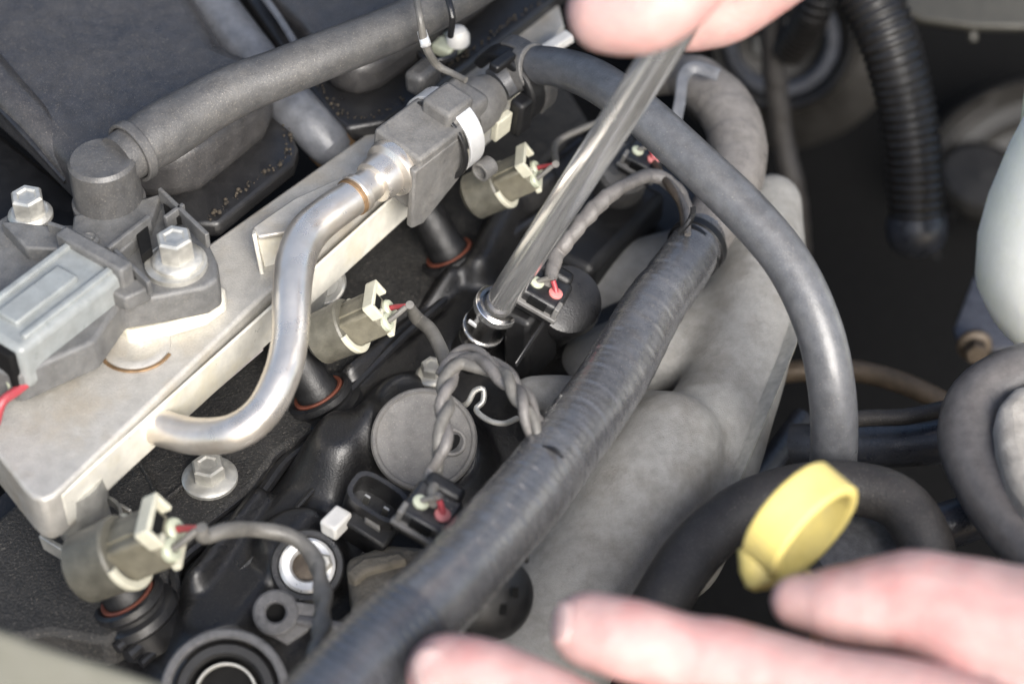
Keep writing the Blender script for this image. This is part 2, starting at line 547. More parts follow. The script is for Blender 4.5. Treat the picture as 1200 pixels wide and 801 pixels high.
# crease ribs on the cover
P, R = path([(230, 715, 0.45, 4), (300, 650, 0.8, 4), (352, 590, 0.9, 4), (395, 545, 0.9, 4)])
MB().tube(P, R, 8, 0.3).build('cover_rib', 'block_plastic', vc)
P, R = path([(408, 460, 0.9, 6), (470, 396, 0.9, 6), (522, 350, 0.8, 5)])
MB().tube(P, R, 8, 0.3).build('cover_rib', 'black_plastic', vc)
P, R = path([(556, 350, 0.7, 6), (590, 285, 1.0, 7), (640, 248, 1.0, 6)])
MB().tube(P, R, 8, 0.3).build('cover_rib', 'black_plastic', vc)

# lower intake: the grainy charcoal shelf the injectors sit in
li = thing('lower_intake', 'grainy charcoal lower intake casting under the fuel rail', 'engine casting', H(200, 560, 0))
m = MB()
pol = [(-140, 720), (-60, 760), (60, 740), (125, 752), (172, 726), (196, 690), (198, 655), (240, 615), (292, 575), (325, 530), (378, 495), (404, 462), (414, 420), (462, 382), (512, 347), (552, 322), (568, 285), (602, 222), (690, 140), (640, 60), (330, 280), (100, 520)]
m.prism(PH(pol, 0.75), UP, 3.0)
m.build('casting_shelf', 'charcoal_casting', li, bevel=0.18)
for pl in ([(150, 520), (172, 556), (188, 590)], [(188, 590), (222, 560), (262, 505)]):
    MB().tube([H(x, y, 0.80) for x, y in pl], 0.07, 8, 0.3).build('casting_seam', 'charcoal_casting', li)

def crust(P, r, parent):
    PP, _ = resample(P, r, 0.05)
    m = MB()
    for p in PP:
        if rng.random() < 0.75:
            q = p + Vector(tuple(rng.normal(0, 0.07, 2)) + (0,))
            k = r * (0.12 + 0.55 * rng.random() ** 2)
            m.lathe(q, (UP + Vector(tuple(rng.normal(0, 0.4, 3)))), [(0, -k), (k * 0.9, -k * 0.4), (k, k * 0.2), (k * 0.4, k * 0.7), (0, k * 0.75)], 6, ref=Vector(tuple(rng.normal(0, 1, 3))))
    o = m.build('edge_dirt', 'intake_edge_dirt', parent, angle=180)
    o['kind'] = 'stuff'

# ================================================================ INTAKE MANIFOLD (top left)
im = thing('intake_manifold', 'big dusty dark grey intake manifold filling the upper left corner', 'intake manifold', H(200, 150, 4))
top = [(-200, -180), (180, -190), (222, -20), (262, 48), (308, 66), (316, 90), (306, 112), (232, 172), (196, 180), (150, 180), (90, 200), (20, 130), (-60, 60)]
m = MB(); m.prism(PH(top, 6.6), UP, 1.9); m.build('runner_cover', 'intake_plastic', im, bevel=0.6, seg=5)
fl = [(190, -60), (240, 0), (292, 72), (332, 130), (349, 172), (344, 190), (256, 262), (225, 262), (150, 225)]
m = MB(); m.prism(PH(fl, 4.9), UP, 0.55); m.build('flange', 'black_plastic', im, bevel=0.12)
P = [H(x, y, 4.98) for x, y in [(328, 134), (340, 170), (335, 184), (300, 210), (242, 258)]]
crust(P, 0.12, im)
# sloping outer band left of the cover
P, R = path([(-60, 40, 6.5, 30), (20, 122, 6.4, 24), (80, 190, 5.8, 20), (118, 235, 5.0, 16)])
MB().tube(P, R, 18, 0.3).build('outer_band', 'intake_plastic', im)
P, R = path([(-50, 75, 6.5, 5), (20, 148, 6.4, 5), (78, 212, 5.6, 5)])
MB().tube(P, R, 10, 0.3).build('band_seam', 'black_plastic', im)
m = MB(); m.prism(PH([(-200, 60), (-20, 140), (90, 225), (110, 262), (40, 280), (-200, 330)], 4.0), UP, 1.5); m.build('lower_shell', 'deep_black', im, bevel=0.2)
top = [(292, -60), (322, -5), (350, 20), (386, 66), (414, 78), (446, 68), (500, 30), (570, -24), (620, -80)]
m = MB(); m.prism(PH(top, 6.2), UP, 1.4); m.build('runner_cover', 'intake_plastic', im, bevel=0.5, seg=4)
fl = [(262, -40), (300, 14), (342, 76), (382, 132), (406, 150), (452, 143), (508, 104), (590, 44), (662, -12), (690, -60)]
m = MB(); m.prism(PH(fl, 4.9), UP, 0.6); m.build('flange', 'black_plastic', im, bevel=0.14)
P = [H(x, y, 4.98) for x, y in [(352, 66), (388, 118), (408, 136), (450, 130), (500, 96), (560, 52), (640, -5)]]
crust(P, 0.10, im)
P = [H(x, y, 6.0) for x, y in [(296, -20), (325, 18), (350, 58)]]
MB().tube(P, 0.12, 8, 0.3).build('cover_seam', 'runner_grey', im)
# pipe between the runners
rp = thing('intake_runner', 'smooth blue-grey runner pipe running between the two manifold covers', 'pipe', H(390, 180, 4))
P, R = path([(215, -40, 5.4, 30), (262, 25, 5.4, 29), (320, 98, 5.2, 29), (372, 155, 4.7, 27), (392, 176, 4.0, 26), (410, 196, 3.2, 26)])
MB().tube(P, R, 24, 0.4).build('runner_tube', 'runner_grey', rp)
P, R = path([(384, 167, 4.30, 28), (394, 178, 3.92, 27.5)])
MB().tube(P, R, 24, 0.1).build('rusty_end', 'rust_steel', rp)

# ================================================================ FUEL RAIL
fr = thing('fuel_rail', 'long dusty zinc fuel rail running up to the right', 'fuel rail', H(200, 450, 2.9))
outer = [(28, 572), (38, 582), (50, 586), (62, 581), (74, 571), (310, 345), (480, 195), (648, 50), (662, 30), (655, 4), (648, 2), (215, 306), (-36, 487), (-32, 497)]
m = MB(); m.prism(PH(outer, 4.5), UP, 1.6); m.build('rail_body', 'rail_zinc', fr, bevel=0.16, seg=3)
# front face of the rail, strong light put into its paler colour, proud by a hair
fa, fb = H(62, 584, 4.5), H(646, 53, 4.5)
c = (fa + fb) / 2 - UP * 0.80 + RW * 0.02
m = MB(); m.box(c, RU, RW, UP, (fb - fa).length - 0.6, 0.10, 1.22); m.build('lit_front_face', 'rail_lit', fr, bevel=0.05)
# rounded nose with cup
m = MB(); m.lathe(H(44, 560, 2.9), UP, [(0, 0), (0.78, 0), (0.86, 0.1), (0.86, 1.3), (0.72, 1.52), (0, 1.52)], 32); m.build('rail_nose', 'rail_lit', fr)
def cup(px, py, h, sc=1.0):
    cc = H(px, py, h)
    ax = (UP - RW * 0.15).normalized()
    MB().lathe(cc, ax, [(0, -0.9), (0.55, -0.9), (0.72, -0.75), (0.74, 0.0), (0.86, 0.25), (0.86, 0.9), (0, 0.9)], 32).build('injector_cup', 'bolt_zinc', fr)
    k = MB().ring(cc - ax * 0.70, ax, 0.98, 0.10, 0.34, 28, (-70, 200), ref=RW).build('cup_clip', 'bolt_zinc', fr)
    p = cc - ax * 0.72
    m = MB(); m.box(p + RW * 0.55 + RU * 0.98, RU, RW, ax, 0.10, 0.4, 0.3); m.box(p - RU * 1.05 - RW * 0.1, RU, RW, ax, 0.14, 0.9, 0.5); m.build('clip_tab', 'bolt_zinc', fr, bevel=0.03)
cup(92, 592, 2.7)
cup(352, 352, 2.5)
# round end plug seen behind the pipe
m = MB(); cc = H(384, 334, 3.0)
m.lathe(cc, lat(0.55, 0.3, 0.8), [(0, -0.5), (0.62, -0.5), (0.62, 0.0), (0.55, 0.05), (0.5, 0.0), (0.36, 0.0), (0.30, 0.07), (0, 0.07)], 28); m.build('end_plug', 'bolt_zinc', fr)
# oval boss with rust on the top face
m = MB(); m.lathe(H(160, 404, 4.5), UP, [(0, 0.03), (0.55, 0.03), (0.66, 0.08), (0.80, 0.09), (0.92, 0.04), (0.97, -0.1), (0, -0.1)], 36); bo = m.build('top_boss', 'rail_zinc', fr)
m = MB(); m.ring(H(160, 404, 4.53), UP, 0.99, 0.10, 0.05, 36, (-160, -20), ref=RGT); m.build('rust_ring', 'rust_steel', fr)
# welded triangular bracket
tb = [H(300, 272, 5.6), H(345, 262, 5.6), H(362, 300, 4.4), H(322, 360, 3.2)]
m = MB(); nb = (tb[1] - tb[0]).cross(tb[3] - tb[0]).normalized()
if nb.dot(TOCAM) < 0: nb = -nb
m.prism(tb, nb, 0.14); m.build('support_bracket', 'rail_lit', fr, bevel=0.04)
m = MB(); m.prism(PH([(296, 266), (345, 232), (405, 205), (412, 226), (346, 270), (303, 277)], 5.65), UP, 0.16); m.build('bracket_top', 'rail_zinc', fr, bevel=0.05)
m = MB(); m.bar(H(298, 270, 5.6), H(318, 368, 3.1), 0.12, 0.5, TOCAM); m.build('bracket_edge', 'rail_lit', fr, bevel=0.03)
# foil strip under the rail
m = MB(); m.bar(H(246, 458, 2.75), H(304, 408, 2.75), 0.10, 0.34, (RW + UP * 0.5).normalized()); tag(m.build('foil_strip', 'strip_foil', bevel=0.02), 'short shiny pinkish foil strip along the lower edge of the fuel rail', 'strip')
# white stub at far end
m = MB(); m.bar(H(636, 62, 4.9), H(668, 42, 4.9), 0.4, 0.3, UP); m.build('end_tab', 'white_plastic', fr, bevel=0.05)

# ================================================================ PRESSURE SENSOR ON THE RAIL
ps = thing('pressure_sensor', 'grey plastic pressure sensor bolted on top of the fuel rail', 'sensor', H(150, 340, 4.5))
base = [(-60, 330), (-20, 268), (14, 246), (62, 262), (92, 262), (172, 238), (190, 228), (216, 245), (240, 274), (255, 306), (256, 326), (240, 336), (190, 346), (142, 354), (110, 400), (20, 440), (-60, 420)]
m = MB(); m.prism(PH(base, 6.1), UP, 1.05); m.build('sensor_body', 'sensor_plastic', ps, bevel=0.12, seg=3)
m = MB(); m.prism(PH([(130, 375), (145, 352), (245, 330), (264, 336), (264, 350), (240, 368), (196, 381), (150, 390)], 4.95), UP, 0.5); m.build('mounting_foot', 'rail_lit', ps, bevel=0.1)
# raised web; the shade of its triangular pockets is painted on as black pieces
for poly in ([(86, 252), (168, 232), (188, 226), (176, 262), (140, 296), (110, 286), (84, 270)], [(118, 290), (140, 300), (176, 336), (146, 350), (124, 338)], [(0, 258), (60, 264), (86, 272), (70, 292), (30, 290)]):
    m = MB(); m.prism(PH(poly, 6.55), UP, 0.5); m.build('raised_web', 'sensor_plastic', ps, bevel=0.07)
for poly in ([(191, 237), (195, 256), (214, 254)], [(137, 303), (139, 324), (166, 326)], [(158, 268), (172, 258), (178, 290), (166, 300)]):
    m = MB(); m.prism(PH(poly, 6.62), UP, 0.3); m.build('pocket_shade', 'cavity_shade', ps, bevel=0.03)
for a, b in (((188, 228), (244, 282)), ((136, 300), (176, 338)), ((216, 246), (194, 262)), ((176, 260), (128, 298)), ((58, 268), (110, 286))):
    m = MB(); m.bar(H(*a, 6.6), H(*b, 6.6), 0.13, 0.5, UP); m.build('web_rib', 'sensor_plastic', ps, bevel=0.03)
ax = UP
cn = H(128, 236, 6.4)
m = MB(); m.lathe(cn, ax, [(0, -0.3), (1.02, -0.3), (1.02, 0.05), (0.95, 0.12), (0.93, 1.45), (0.84, 1.56), (0, 1.58)], 40); m.build('nipple', 'dusty_rubber', ps)
m = MB(); m.lathe(H(104, 282, 6.6), UP, [(0.05, -0.05), (0.28, -0.05), (0.28, 0.04), (0.2, 0.12), (0.12, 0.04), (0.05, 0.04)], 20); m.build('vent_boss', 'sensor_plastic', ps)
# connector: box shell with rim, ribs and wires
co = H(60, 365, 6.2)
cu = (H(-20, 432, 6.2) - H(112, 330, 6.2)).normalized()
cw = UP.cross(cu).normalized()
m = MB(); m.box(co, cu, cw, UP, 4.0, 2.15, 1.5); cs = m.build('connector_shell', 'sensor_connector', ps, bevel=0.22, seg=3)
m = MB(); m.box(co - cu * 1.75 + UP * 0.12, cu, cw, UP, 0.45, 2.45, 1.75); m.build('shell_collar', 'sensor_plastic', ps, bevel=0.08)
for s in (-1, 1):
    m = MB(); m.box(co + cw * (s * 0.78) + UP * 0.76, cu, cw, UP, 3.2, 0.22, 0.2); m.build('shell_rib', 'sensor_connector', ps, bevel=0.06)
m = MB(); m.box(co + UP * 0.8 + cu * 0.3, cu, cw, UP, 2.2, 0.75, 0.2); m.build('latch', 'sensor_connector', ps, bevel=0.06)
m = MB(); m.box(co + cu * 2.0, cu, cw, UP, 0.4, 1.8, 1.2); m.build('connector_mouth', 'cavity_shade', ps, bevel=0.05)
for px, py in ((4, 432), (14, 462)):
    p = H(px, py, 5.6)
    MB().tube([p - cu * 0.5, p - cu * 0.1, p + cu * 0.35, p + cu * 0.7 - UP * 0.5], 0.13, 10, 0.2).build('sensor_wire', 'red_wire', ps)
p = H(8, 447, 5.6)
MB().lathe(p, cu, [(0, -0.3), (0.2, -0.3), (0.2, 0.1), (0, 0.1)], 14).build('wire_seal', 'seal_green', ps)
sb = thing('hex_bolt', 'large zinc flange bolt on the right end of the pressure sensor', 'bolt', H(208, 306, 6.1), 'bolts in the engine bay')
MB().lathe(H(207, 312, 6.1), UP, [(0, 0), (0.84, 0), (0.84, 0.16), (0, 0.16)], 36).build('washer', 'bolt_zinc', sb)
hexbolt(sb, H(208, 304, 6.28), UP, 0.50, 0.70, 0.85)
sb = thing('hex_bolt', 'zinc bolt at the left edge of the photo, on the far end of the sensor', 'bolt', H(35, 256, 6.2), 'bolts in the engine bay')
hexbolt(sb, H(36, 252, 6.2), UP, 0.47, 0.62, 0.75)

# hose leaving the sensor nipple
hs = thing('vent_hose', 'thick grey rubber hose from the sensor nipple across the manifold', 'hose', cn + UP * 1.0)
P = [cn + UP * 0.9 + (H(200, 150, 7.7) - cn).normalized() * 0.55] + [H(x, y, h) for x, y, h in ((190, 156, 7.6), (255, 116, 7.8), (330, 85, 7.9), (420, 50, 7.9), (500, 14, 7.8), (580, -32, 7.5), (660, -90, 7))]
R = [0.72] + [pxl(p, r) for p, r in zip(P[1:], (36, 32, 29, 28, 27, 27, 27))]
MB().tube(P, R, 28, 0.3, mod=lambda s, t: 1 + 0.012 * math.sin(s * 2.1 + t) + 0.01 * math.sin(3 * t + s)).build('hose_tube', 'dusty_rubber', hs)
MB().ring(P[0].lerp(P[1], 0.35), (P[1] - P[0]), 0.84, 0.12, 0.3, 28).build('hose_lip', 'dusty_rubber', hs)
# wire clip round the hose
wc = thing('wire_clip', 'thin grey wire tie hanging from the thick rubber hose', 'wire tie', H(500, 40, 8))
P = [H(x, y, h) for x, y, h in ((486, -12, 9.4), (492, 20, 9.3), (498, 52, 8.4), (512, 76, 7.4), (530, 86, 7.2), (546, 94, 7.2))]
MB().tube(P, [0.10, 0.10, 0.13, 0.12, 0.10, 0.1], 10, 0.2).build('wire', 'wire_sheath', wc)
P = [H(x, y, h) for x, y, h in ((523, -8, 9.0), (530, 20, 8.6), (528, 42, 7.6))]
MB().tube(P, 0.10, 10, 0.2).build('tie_strap', 'black_plastic', wc)
MB().lathe(H(497, 46, 8.6), lat(0.3, 1, 0.3), [(0, -0.25), (0.14, -0.25), (0.16, 0.2), (0, 0.25)], 12).build('clip_tip', 'bright_ring', wc)
cp = thing('manifold_clip', 'small pale green and white clip behind the thick rubber hose', 'clip', H(535, 46, 5.5))
MB().lathe(H(537, 50, 5.5), UP, [(0, 0), (0.36, 0), (0.36, 0.3), (0.24, 0.5), (0, 0.55)], 18).build('clip_head', 'white_plastic', cp)
m = MB(); m.box(H(528, 52, 5.3), RU, RW, UP, 1.1, 0.8, 0.4); m.build('clip_base', 'seal_green', cp, bevel=0.1)
m = MB(); m.ring(H(512, 58, 5.4), UP, 0.6, 0.14, 0.2, 24); m.build('clip_ring', 'black_plastic', cp)
m = MB(); m.box(H(496, 90, 6.4), RU, RW, UP, 1.1, 0.7, 0.8); tag(m.build('tie_anchor', 'dusty_rubber', bevel=0.2, seg=3), 'lumpy grey tie anchor between the coupling and the manifold edge', 'clip')

# ================================================================ STEEL FUEL PIPE
fp = thing('fuel_pipe', 'bent bright steel fuel pipe rising from the side of the rail', 'pipe', H(170, 492, 3.7))
pp = [(166, 490, 3.7, 22), (195, 503, 3.7, 22), (232, 511, 3.9, 22), (275, 506, 4.3, 22), (308, 482, 4.6, 22), (330, 440, 5.0, 22), (340, 395, 5.3, 22), (342, 345, 5.7, 23), (347, 303, 5.9, 24), (361, 273, 6.0, 24), (385, 251, 6.1, 23), (412, 232, 6.1, 22), (440, 211, 6.1, 20)]
P, R = path(pp)
MB().tube(P, R, 32, 0.2).build('pipe_tube', 'pipe_steel', fp)
dirp = (P[-1] - P[-2]).normalized()
MB().ring(P[0] + (P[1] - P[0]) * 0.15, P[1] - P[0], 0.50, 0.16, 0.22, 32).build('weld_collar', 'pipe_steel', fp)
MB().ring(P[-2] + dirp * 0.05, dirp, 0.50, 0.13, 0.16, 32).build('bead', 'rust_steel', fp)
MB().ring(P[-2] + dirp * 0.26, dirp, 0.52, 0.12, 0.2, 32).build('bead', 'pipe_steel', fp)

# ================================================================ QUICK-CONNECT COUPLING
qc = thing('quick_coupling', 'black plastic fuel coupling with white rings at the end of the pipe', 'coupling', H(490, 180, 4.6))
Q0, Q1 = H(440, 212, 6.1), H(592, 96, 6.1)
qa = (Q1 - Q0).normalized()
qs = qa.cross(UP).normalized()
qn = (UP + qs * 0.15).normalized(); qs = qa.cross(qn).normalized()
def Qp(px):                                    # point on the coupling axis at about pixel column px
    t = (px - 440) / 152.0
    return Q0.lerp(Q1, t)
m = MB(); m.lathe(Qp(436), qa, [(0.42, 0), (0.62, 0.05), (0.66, 0.2), (0.66, 0.62), (0.82, 0.72), (0.86, 0.85), (0.84, 1.0), (0.4, 1.05)], 36); m.build('ferrule', 'pipe_steel', qc)
L1 = (Qp(520) - Qp(462)).length
m = MB(); m.box(Qp(491) - qn * 0.25 - qs * 0.02, qa, qs, qn, L1, 1.75, 2.2); m.build('coupling_block', 'dusty_plastic', qc, bevel=0.12, seg=3)
m = MB(); m.prism([Qp(456) + qs * 0.88 + qn * 0.55, Qp(520) + qs * 0.88 + qn * 0.55, Qp(512) + qs * 0.95 - qn * 1.2, Qp(470) + qs * 1.0 - qn * 1.9, Qp(456) + qs * 1.0 - qn * 1.7], qs, 0.22); m.build('coupling_skirt', 'dusty_plastic', qc, bevel=0.06)
m = MB(); m.box(Qp(528) + qn * 0.1, qa, qs, qn, (Qp(552) - Qp(508)).length, 1.35, 1.75); m.build('coupling_block', 'dusty_plastic', qc, bevel=0.2, seg=3)
m = MB(); m.lathe(Qp(538), qa, [(0, 0), (0.80, 0), (0.84, 0.2), (0.82, 0.85), (0.70, 1.15), (0.62, 1.4), (0, 1.4)], 36); m.build('neck', 'dusty_plastic', qc)
m = MB(); m.ring(Qp(519) - qn * 0.1, qa, 1.24, 0.10, 0.62, 48); m.build('retainer_ring', 'bright_ring', qc)
m = MB(); m.box(Qp(517) + qn * 1.0 + qs * 0.05, qa, qs, qn, 1.15, 1.05, 0.62); m.build('saddle', 'dusty_plastic', qc, bevel=0.14, seg=3)
m = MB(); m.ring(Qp(521) + qs * 1.35 - qn * 0.95 + qa * 0.3, qa, 0.26, 0.09, 0.5, 20); m.build('ring_hook', 'dusty_plastic', qc)
m = MB(); m.ring(Qp(507) - qn * 0.2, qa, 1.20, 0.16, 0.12, 48); m.build('retainer_edge', 'black_plastic', qc)
m = MB(); m.box(Qp(566) + qs * 0.75 - qn * 0.6, qa, qs, qn, 0.7, 0.25, 0.8); m.build('lock_tab', 'connector_cream', qc, bevel=0.05)
sc = thing('hose_retainer', 'jagged black rubber retainer wrapped half round the hose end', 'retainer', H(600, 130, 5))
wob = lambda s, t: 1 + 0.10 * math.sin(5 * t + s * 6) + 0.06 * math.sin(9 * t)
m = MB(); m.ring(Qp(598) - qn * 0.25, qa, 1.05, 0.36, 0.75, 30, (-165, 60), ref=qs); m.build('retainer_band', 'deep_black', sc, bevel=0.05)
m = MB(); m.ring(Qp(610) - qn * 0.25, qa, 1.24, 0.12, 0.55, 30, (-120, 25), ref=qs); m.build('retainer_lip', 'dusty_rubber', sc)
m = MB(); m.box(Qp(585) + qs * 0.9 - qn * 0.5, qa, qs, qn, 0.7, 0.5, 1.3); m.build('retainer_foot', 'deep_black', sc, bevel=0.12)
m = MB(); m.box(Qp(584) + qn * 1.0, qa, qs, qn, 0.9, 0.35, 0.3); m.build('retainer_hook', 'deep_black', sc, bevel=0.08)

# ================================================================ BIG CURVED HOSE
gh = thing('fuel_hose', 'smooth grey rubber hose arching from the coupling down to the right', 'hose', H(800, 200, 4))
hp = [(583, 100, 6.1, 22), (612, 80, 6.4, 23), (648, 78, 7.0, 23), (695, 93, 7.5, 25), (745, 128, 7.8, 26), (805, 182, 7.5, 27), (870, 244, 6.9, 28), (925, 310, 6.1, 28), (960, 385, 5.0, 28), (975, 460, 3.6, 28), (977, 530, 1.8, 28), (970, 610, -1.5, 28)]
P, R = path(hp)
MB().tube(P, R, 32, 0.35, mod=lambda s, t: 1 + 0.006 * math.sin(s * 1.3 + t)).build('hose_tube', 'hose_rubber', gh)
MB().ring(P[1].lerp(P[2], 0.2), P[2] - P[1], R[1] * 1.1, 0.16, 0.7, 32).build('hose_cuff', 'dusty_plastic', gh)

# ================================================================ INJECTORS
IA = (UP - RW * 0.55 - RU * 0.05).normalized()
def injector(px, py, h, label, first=None):
    at = H(px, py, h)
    if first is not None:
        return copy_thing(first, at, label)
    t = thing('fuel_injector', label, 'injector', at, 'fuel injectors along the rail')
    MB().lathe(at, IA, [(0, -0.8), (0.62, -0.8), (0.64, 0.05), (0.62, 0.3), (0.56, 0.45), (0.56, 1.5), (0.5, 1.6), (0.5, 1.9), (0, 1.9)], 28).build('injector_body', 'deep_black', t)
    MB().ring(at + IA * 0.06, IA, 0.70, 0.13, 0.12, 32).build('seal_ring', 'orange_ring', t)
    b = MB().lathe(at, IA, [(0.68, -0.02), (0.86, 0.10), (0.98, 0.06), (1.0, -0.12), (0.90, -0.26), (0.90, -0.36), (1.08, -0.44), (1.12, -0.66), (1.0, -0.8), (1.0, -1.4)], 36).build('rubber_boot', 'black_plastic', t)
    return t
inj = injector(150, 700, 1.0, 'black fuel injector with orange seal ring nearest the bottom left corner')
injector(374, 462, 1.0, 'black fuel injector with orange seal ring half hidden by the steel pipe', inj)
injector(527, 298, 1.0, 'black fuel injector with orange seal ring below the black coupling', inj)

# ================================================================ INJECTOR CONNECTORS
XA = lat(0.86, -0.36, 0.42)                               # plug axis: right, a little up, towards the lens
XU = (UP - XA * UP.dot(XA)).normalized()
XS = XA.cross(XU)
def inj_plug(px, py, h, label, first=None, scale=1.0):
    at = H(px, py, h)
    if first is not None:
        return copy_thing(first, at, label, scale)
    t = thing('injector_connector', label, 'connector', at, 'olive connectors on the fuel injectors')
    MB().lathe(at, XA, [(0, -0.85), (0.55, -0.85), (0.72, -0.7), (0.74, -0.1), (0.78, 0.28), (0.74, 0.34), (0, 0.34)], 32).build('barrel', 'connector_barrel', t)
    MB().ring(at + XA * 0.34, XA, 0.70, 0.20, 0.16, 32, (-112, 112), ref=-XU).build('collar', 'connector_cream', t)
    m = MB(); m.box(at + XA * 0.78 + XU * 0.02, XA, XU, XS, 1.15, 0.95, 0.95); m.build('shell', 'connector_olive', t, bevel=0.09)
    f0 = at + XA * 1.38 + XU * 0.12
    m = MB()
    m.box(f0 + XU * 0.50 - XS * 0.02, XA, XU, XS, 0.34, 0.13, 0.95)
    m.box(f0 + XU * 0.30 + XS * 0.42, XA, XU, XS, 0.34, 0.5, 0.12)
    m.box(f0 + XU * 0.30 - XS * 0.48, XA, XU, XS, 0.34, 0.5, 0.12)
    m.box(f0 + XU * 0.08 + XS * 0.32, XA, XU, XS, 0.30, 0.12, 0.3)
    m.build('latch_frame', 'connector_cream', t, bevel=0.03)
    m = MB(); m.box(at + XA * 1.365 + XU * 0.32, XA, XU, XS, 0.05, 0.34, 0.62); m.build('latch_slot_shade', 'cavity_shade', t)
    m = MB(); m.box(at + XA * 1.34 - XU * 0.47, XA, XU, XS, 0.18, 0.16, 0.98); m.box(at + XA * 1.34 - XU * 0.30 - XS * 0.46, XA, XU, XS, 0.18, 0.4, 0.12); m.build('front_rim', 'connector_cream', t, bevel=0.04)
    m = MB(); m.box(at + XA * 0.85 - XS * 0.47 - XU * 0.1, XA, XU, XS, 0.42, 0.34, 0.08); m.build('side_slot_shade', 'cavity_shade', t)
    m = MB(); m.box(at + XA * 0.75 + XU * 0.50, XA, XU, XS, 1.0, 0.10, 0.42); m.build('latch_arm', 'connector_olive', t, bevel=0.03)
    for s in (-0.25, 0.25):
        MB().lathe(at + XA * 1.32 - XU * 0.18 + XS * s, XA, [(0, 0), (0.25, 0), (0.255, 0.10), (0.22, 0.15), (0.11, 0.16), (0.10, 0.10), (0, 0.10)], 18).build('wire_seal', 'seal_green', t)
    for s, mt in ((-0.25, 'red_wire'), (0.25, 'wire_sheath')):
        p = at + XA * 1.40 - XU * 0.18 + XS * s
        MB().tube([p, p + XA * 0.2 + XS * (-s * 0.2), p + XA * 0.60 - XS * (s * 0.95) + XU * 0.02], 0.075, 10, 0.1).build('wire', mt, t)
    return t
plug_at = [(132, 652, 3.4, 'large olive injector connector with cream latch at the lower left, nearest the rail nose'),
           (400, 386, 3.3, 'olive injector connector with red wire just right of the bent steel pipe'),
           (578, 220, 3.3, 'olive injector connector with red wire between the coupling and the chrome rod')]
plug = inj_plug(*plug_at[0])
plug2 = inj_plug(*plug_at[1], first=plug, scale=1.05)
plug3 = inj_plug(*plug_at[2], first=plug, scale=1.0)
plug.scale = (1.28,) * 3
def plug_exit(i, sc):
    x, y, h, _ = plug_at[i]
    return H(x, y, h) + (XA * 2.12 - XU * 0.16) * sc
# sheathed leads
def lead(label, pts, r, m='wire_sheath', mod=None, name='wire_lead', part='sheath'):
    t = thing(name, label, 'cable', pts[0])
    MB().tube(pts, r, 18, 0.05, mod=mod).build(part, m, t)
    return t
def twist(t, pts, r, off, pitch, mats, ph0=0.0):
    P, R = resample(pts, r, 0.10)
    n = len(P)
    T = [(P[min(i + 1, n - 1)] - P[max(i - 1, 0)]).normalized() for i in range(n)]
    a = T[0].orthogonal().normalized()
    strands = [[] for _ in mats]
    s_ = 0.0
    for i in range(n):
        a = (a - T[i] * a.dot(T[i])).normalized()
        b = T[i].cross(a)
        if i:
            s_ += (P[i] - P[i - 1]).length
        w = min(1.0, i / 6.0, (n - 1 - i) / 6.0)
        for k in range(len(mats)):
            th = 2 * math.pi * (s_ / pitch + k / len(mats)) + ph0 + 0.5 * math.sin(s_ * 1.7)
            strands[k].append(P[i] + (a * math.cos(th) + b * math.sin(th)) * (off * (0.35 + 0.65 * w)))
    for st, mt in zip(strands, mats):
        MB().tube(st, R, 12, 0.2, mod=lambda s, q: 1 + 0.07 * ((s / 0.5 + q / 6.283) % 1.0) + 0.03 * math.sin(s * 8 + q), smooth=False).build('strand', mt, t)
def twisted_lead(label, pts, r, off, pitch):
    t = thing('twisted_wires', label, 'cable', pts[0])
    twist(t, pts, r, off, pitch, ('wire_tape', 'wire_sheath'))
    return t
def tape_mod(s, t):
    u = (s / 0.62 + t / 6.283) % 1.0
    return 1 + 0.16 * (u if u < 0.85 else (1 - u) * 5.6) + 0.07 * math.cos(2 * t - 2.6 * s) + 0.03 * math.sin(s * 9 + t)
tw = lambda k, a: (lambda s, t: 1 + a * math.cos(2 * t - k * s) + 0.03 * math.sin(s * 7))
lead('grey sheathed lead arching from the lower left connector over the washer ring', [plug_exit(0, 1.28)] + [H(x, y, h) for x, y, h in ((240, 628, 4.3), (266, 621, 4.1), (300, 620, 3.4), (340, 628, 3.1), (366, 650, 2.9), (377, 685, 2.9), (378, 725, 3.2), (372, 765, 3.8), (366, 800, 4.2))], [0.15, 0.20, 0.21, 0.21, 0.21, 0.22, 0.22, 0.22, 0.22, 0.22], mod=lambda s, t: 1 + (0.02 if s < 4.2 else 0.16) * math.cos(2 * t - 4.5 * s) + 0.02 * math.sin(s * 5))
lead('grey lead dropping from the middle olive connector into the wire twist', [plug_exit(1, 1.05)] + [H(x, y, h) for x, y, h in ((488, 372, 3.0), (504, 386, 3.0), (516, 408, 3.0), (524, 430, 3.0))], [0.12, 0.2, 0.2, 0.2, 0.2])
lead('thin grey lead running from the far olive connector behind the chrome rod', [plug_exit(2, 1.0)] + [H(x, y, h) for x, y, h in ((652, 168, 3.0), (680, 152, 3.1), (715, 140, 3.0), (745, 135, 2.4))], 0.11)

# flange bolt on the shelf
fb_ = thing('hex_bolt', 'zinc flange bolt standing on the charcoal shelf under the bent pipe', 'bolt', H(246, 562, 0.75), 'bolts in the engine bay')
hexbolt(fb_, H(246, 560, 0.82), UP, 0.48, 0.78, 0.62)

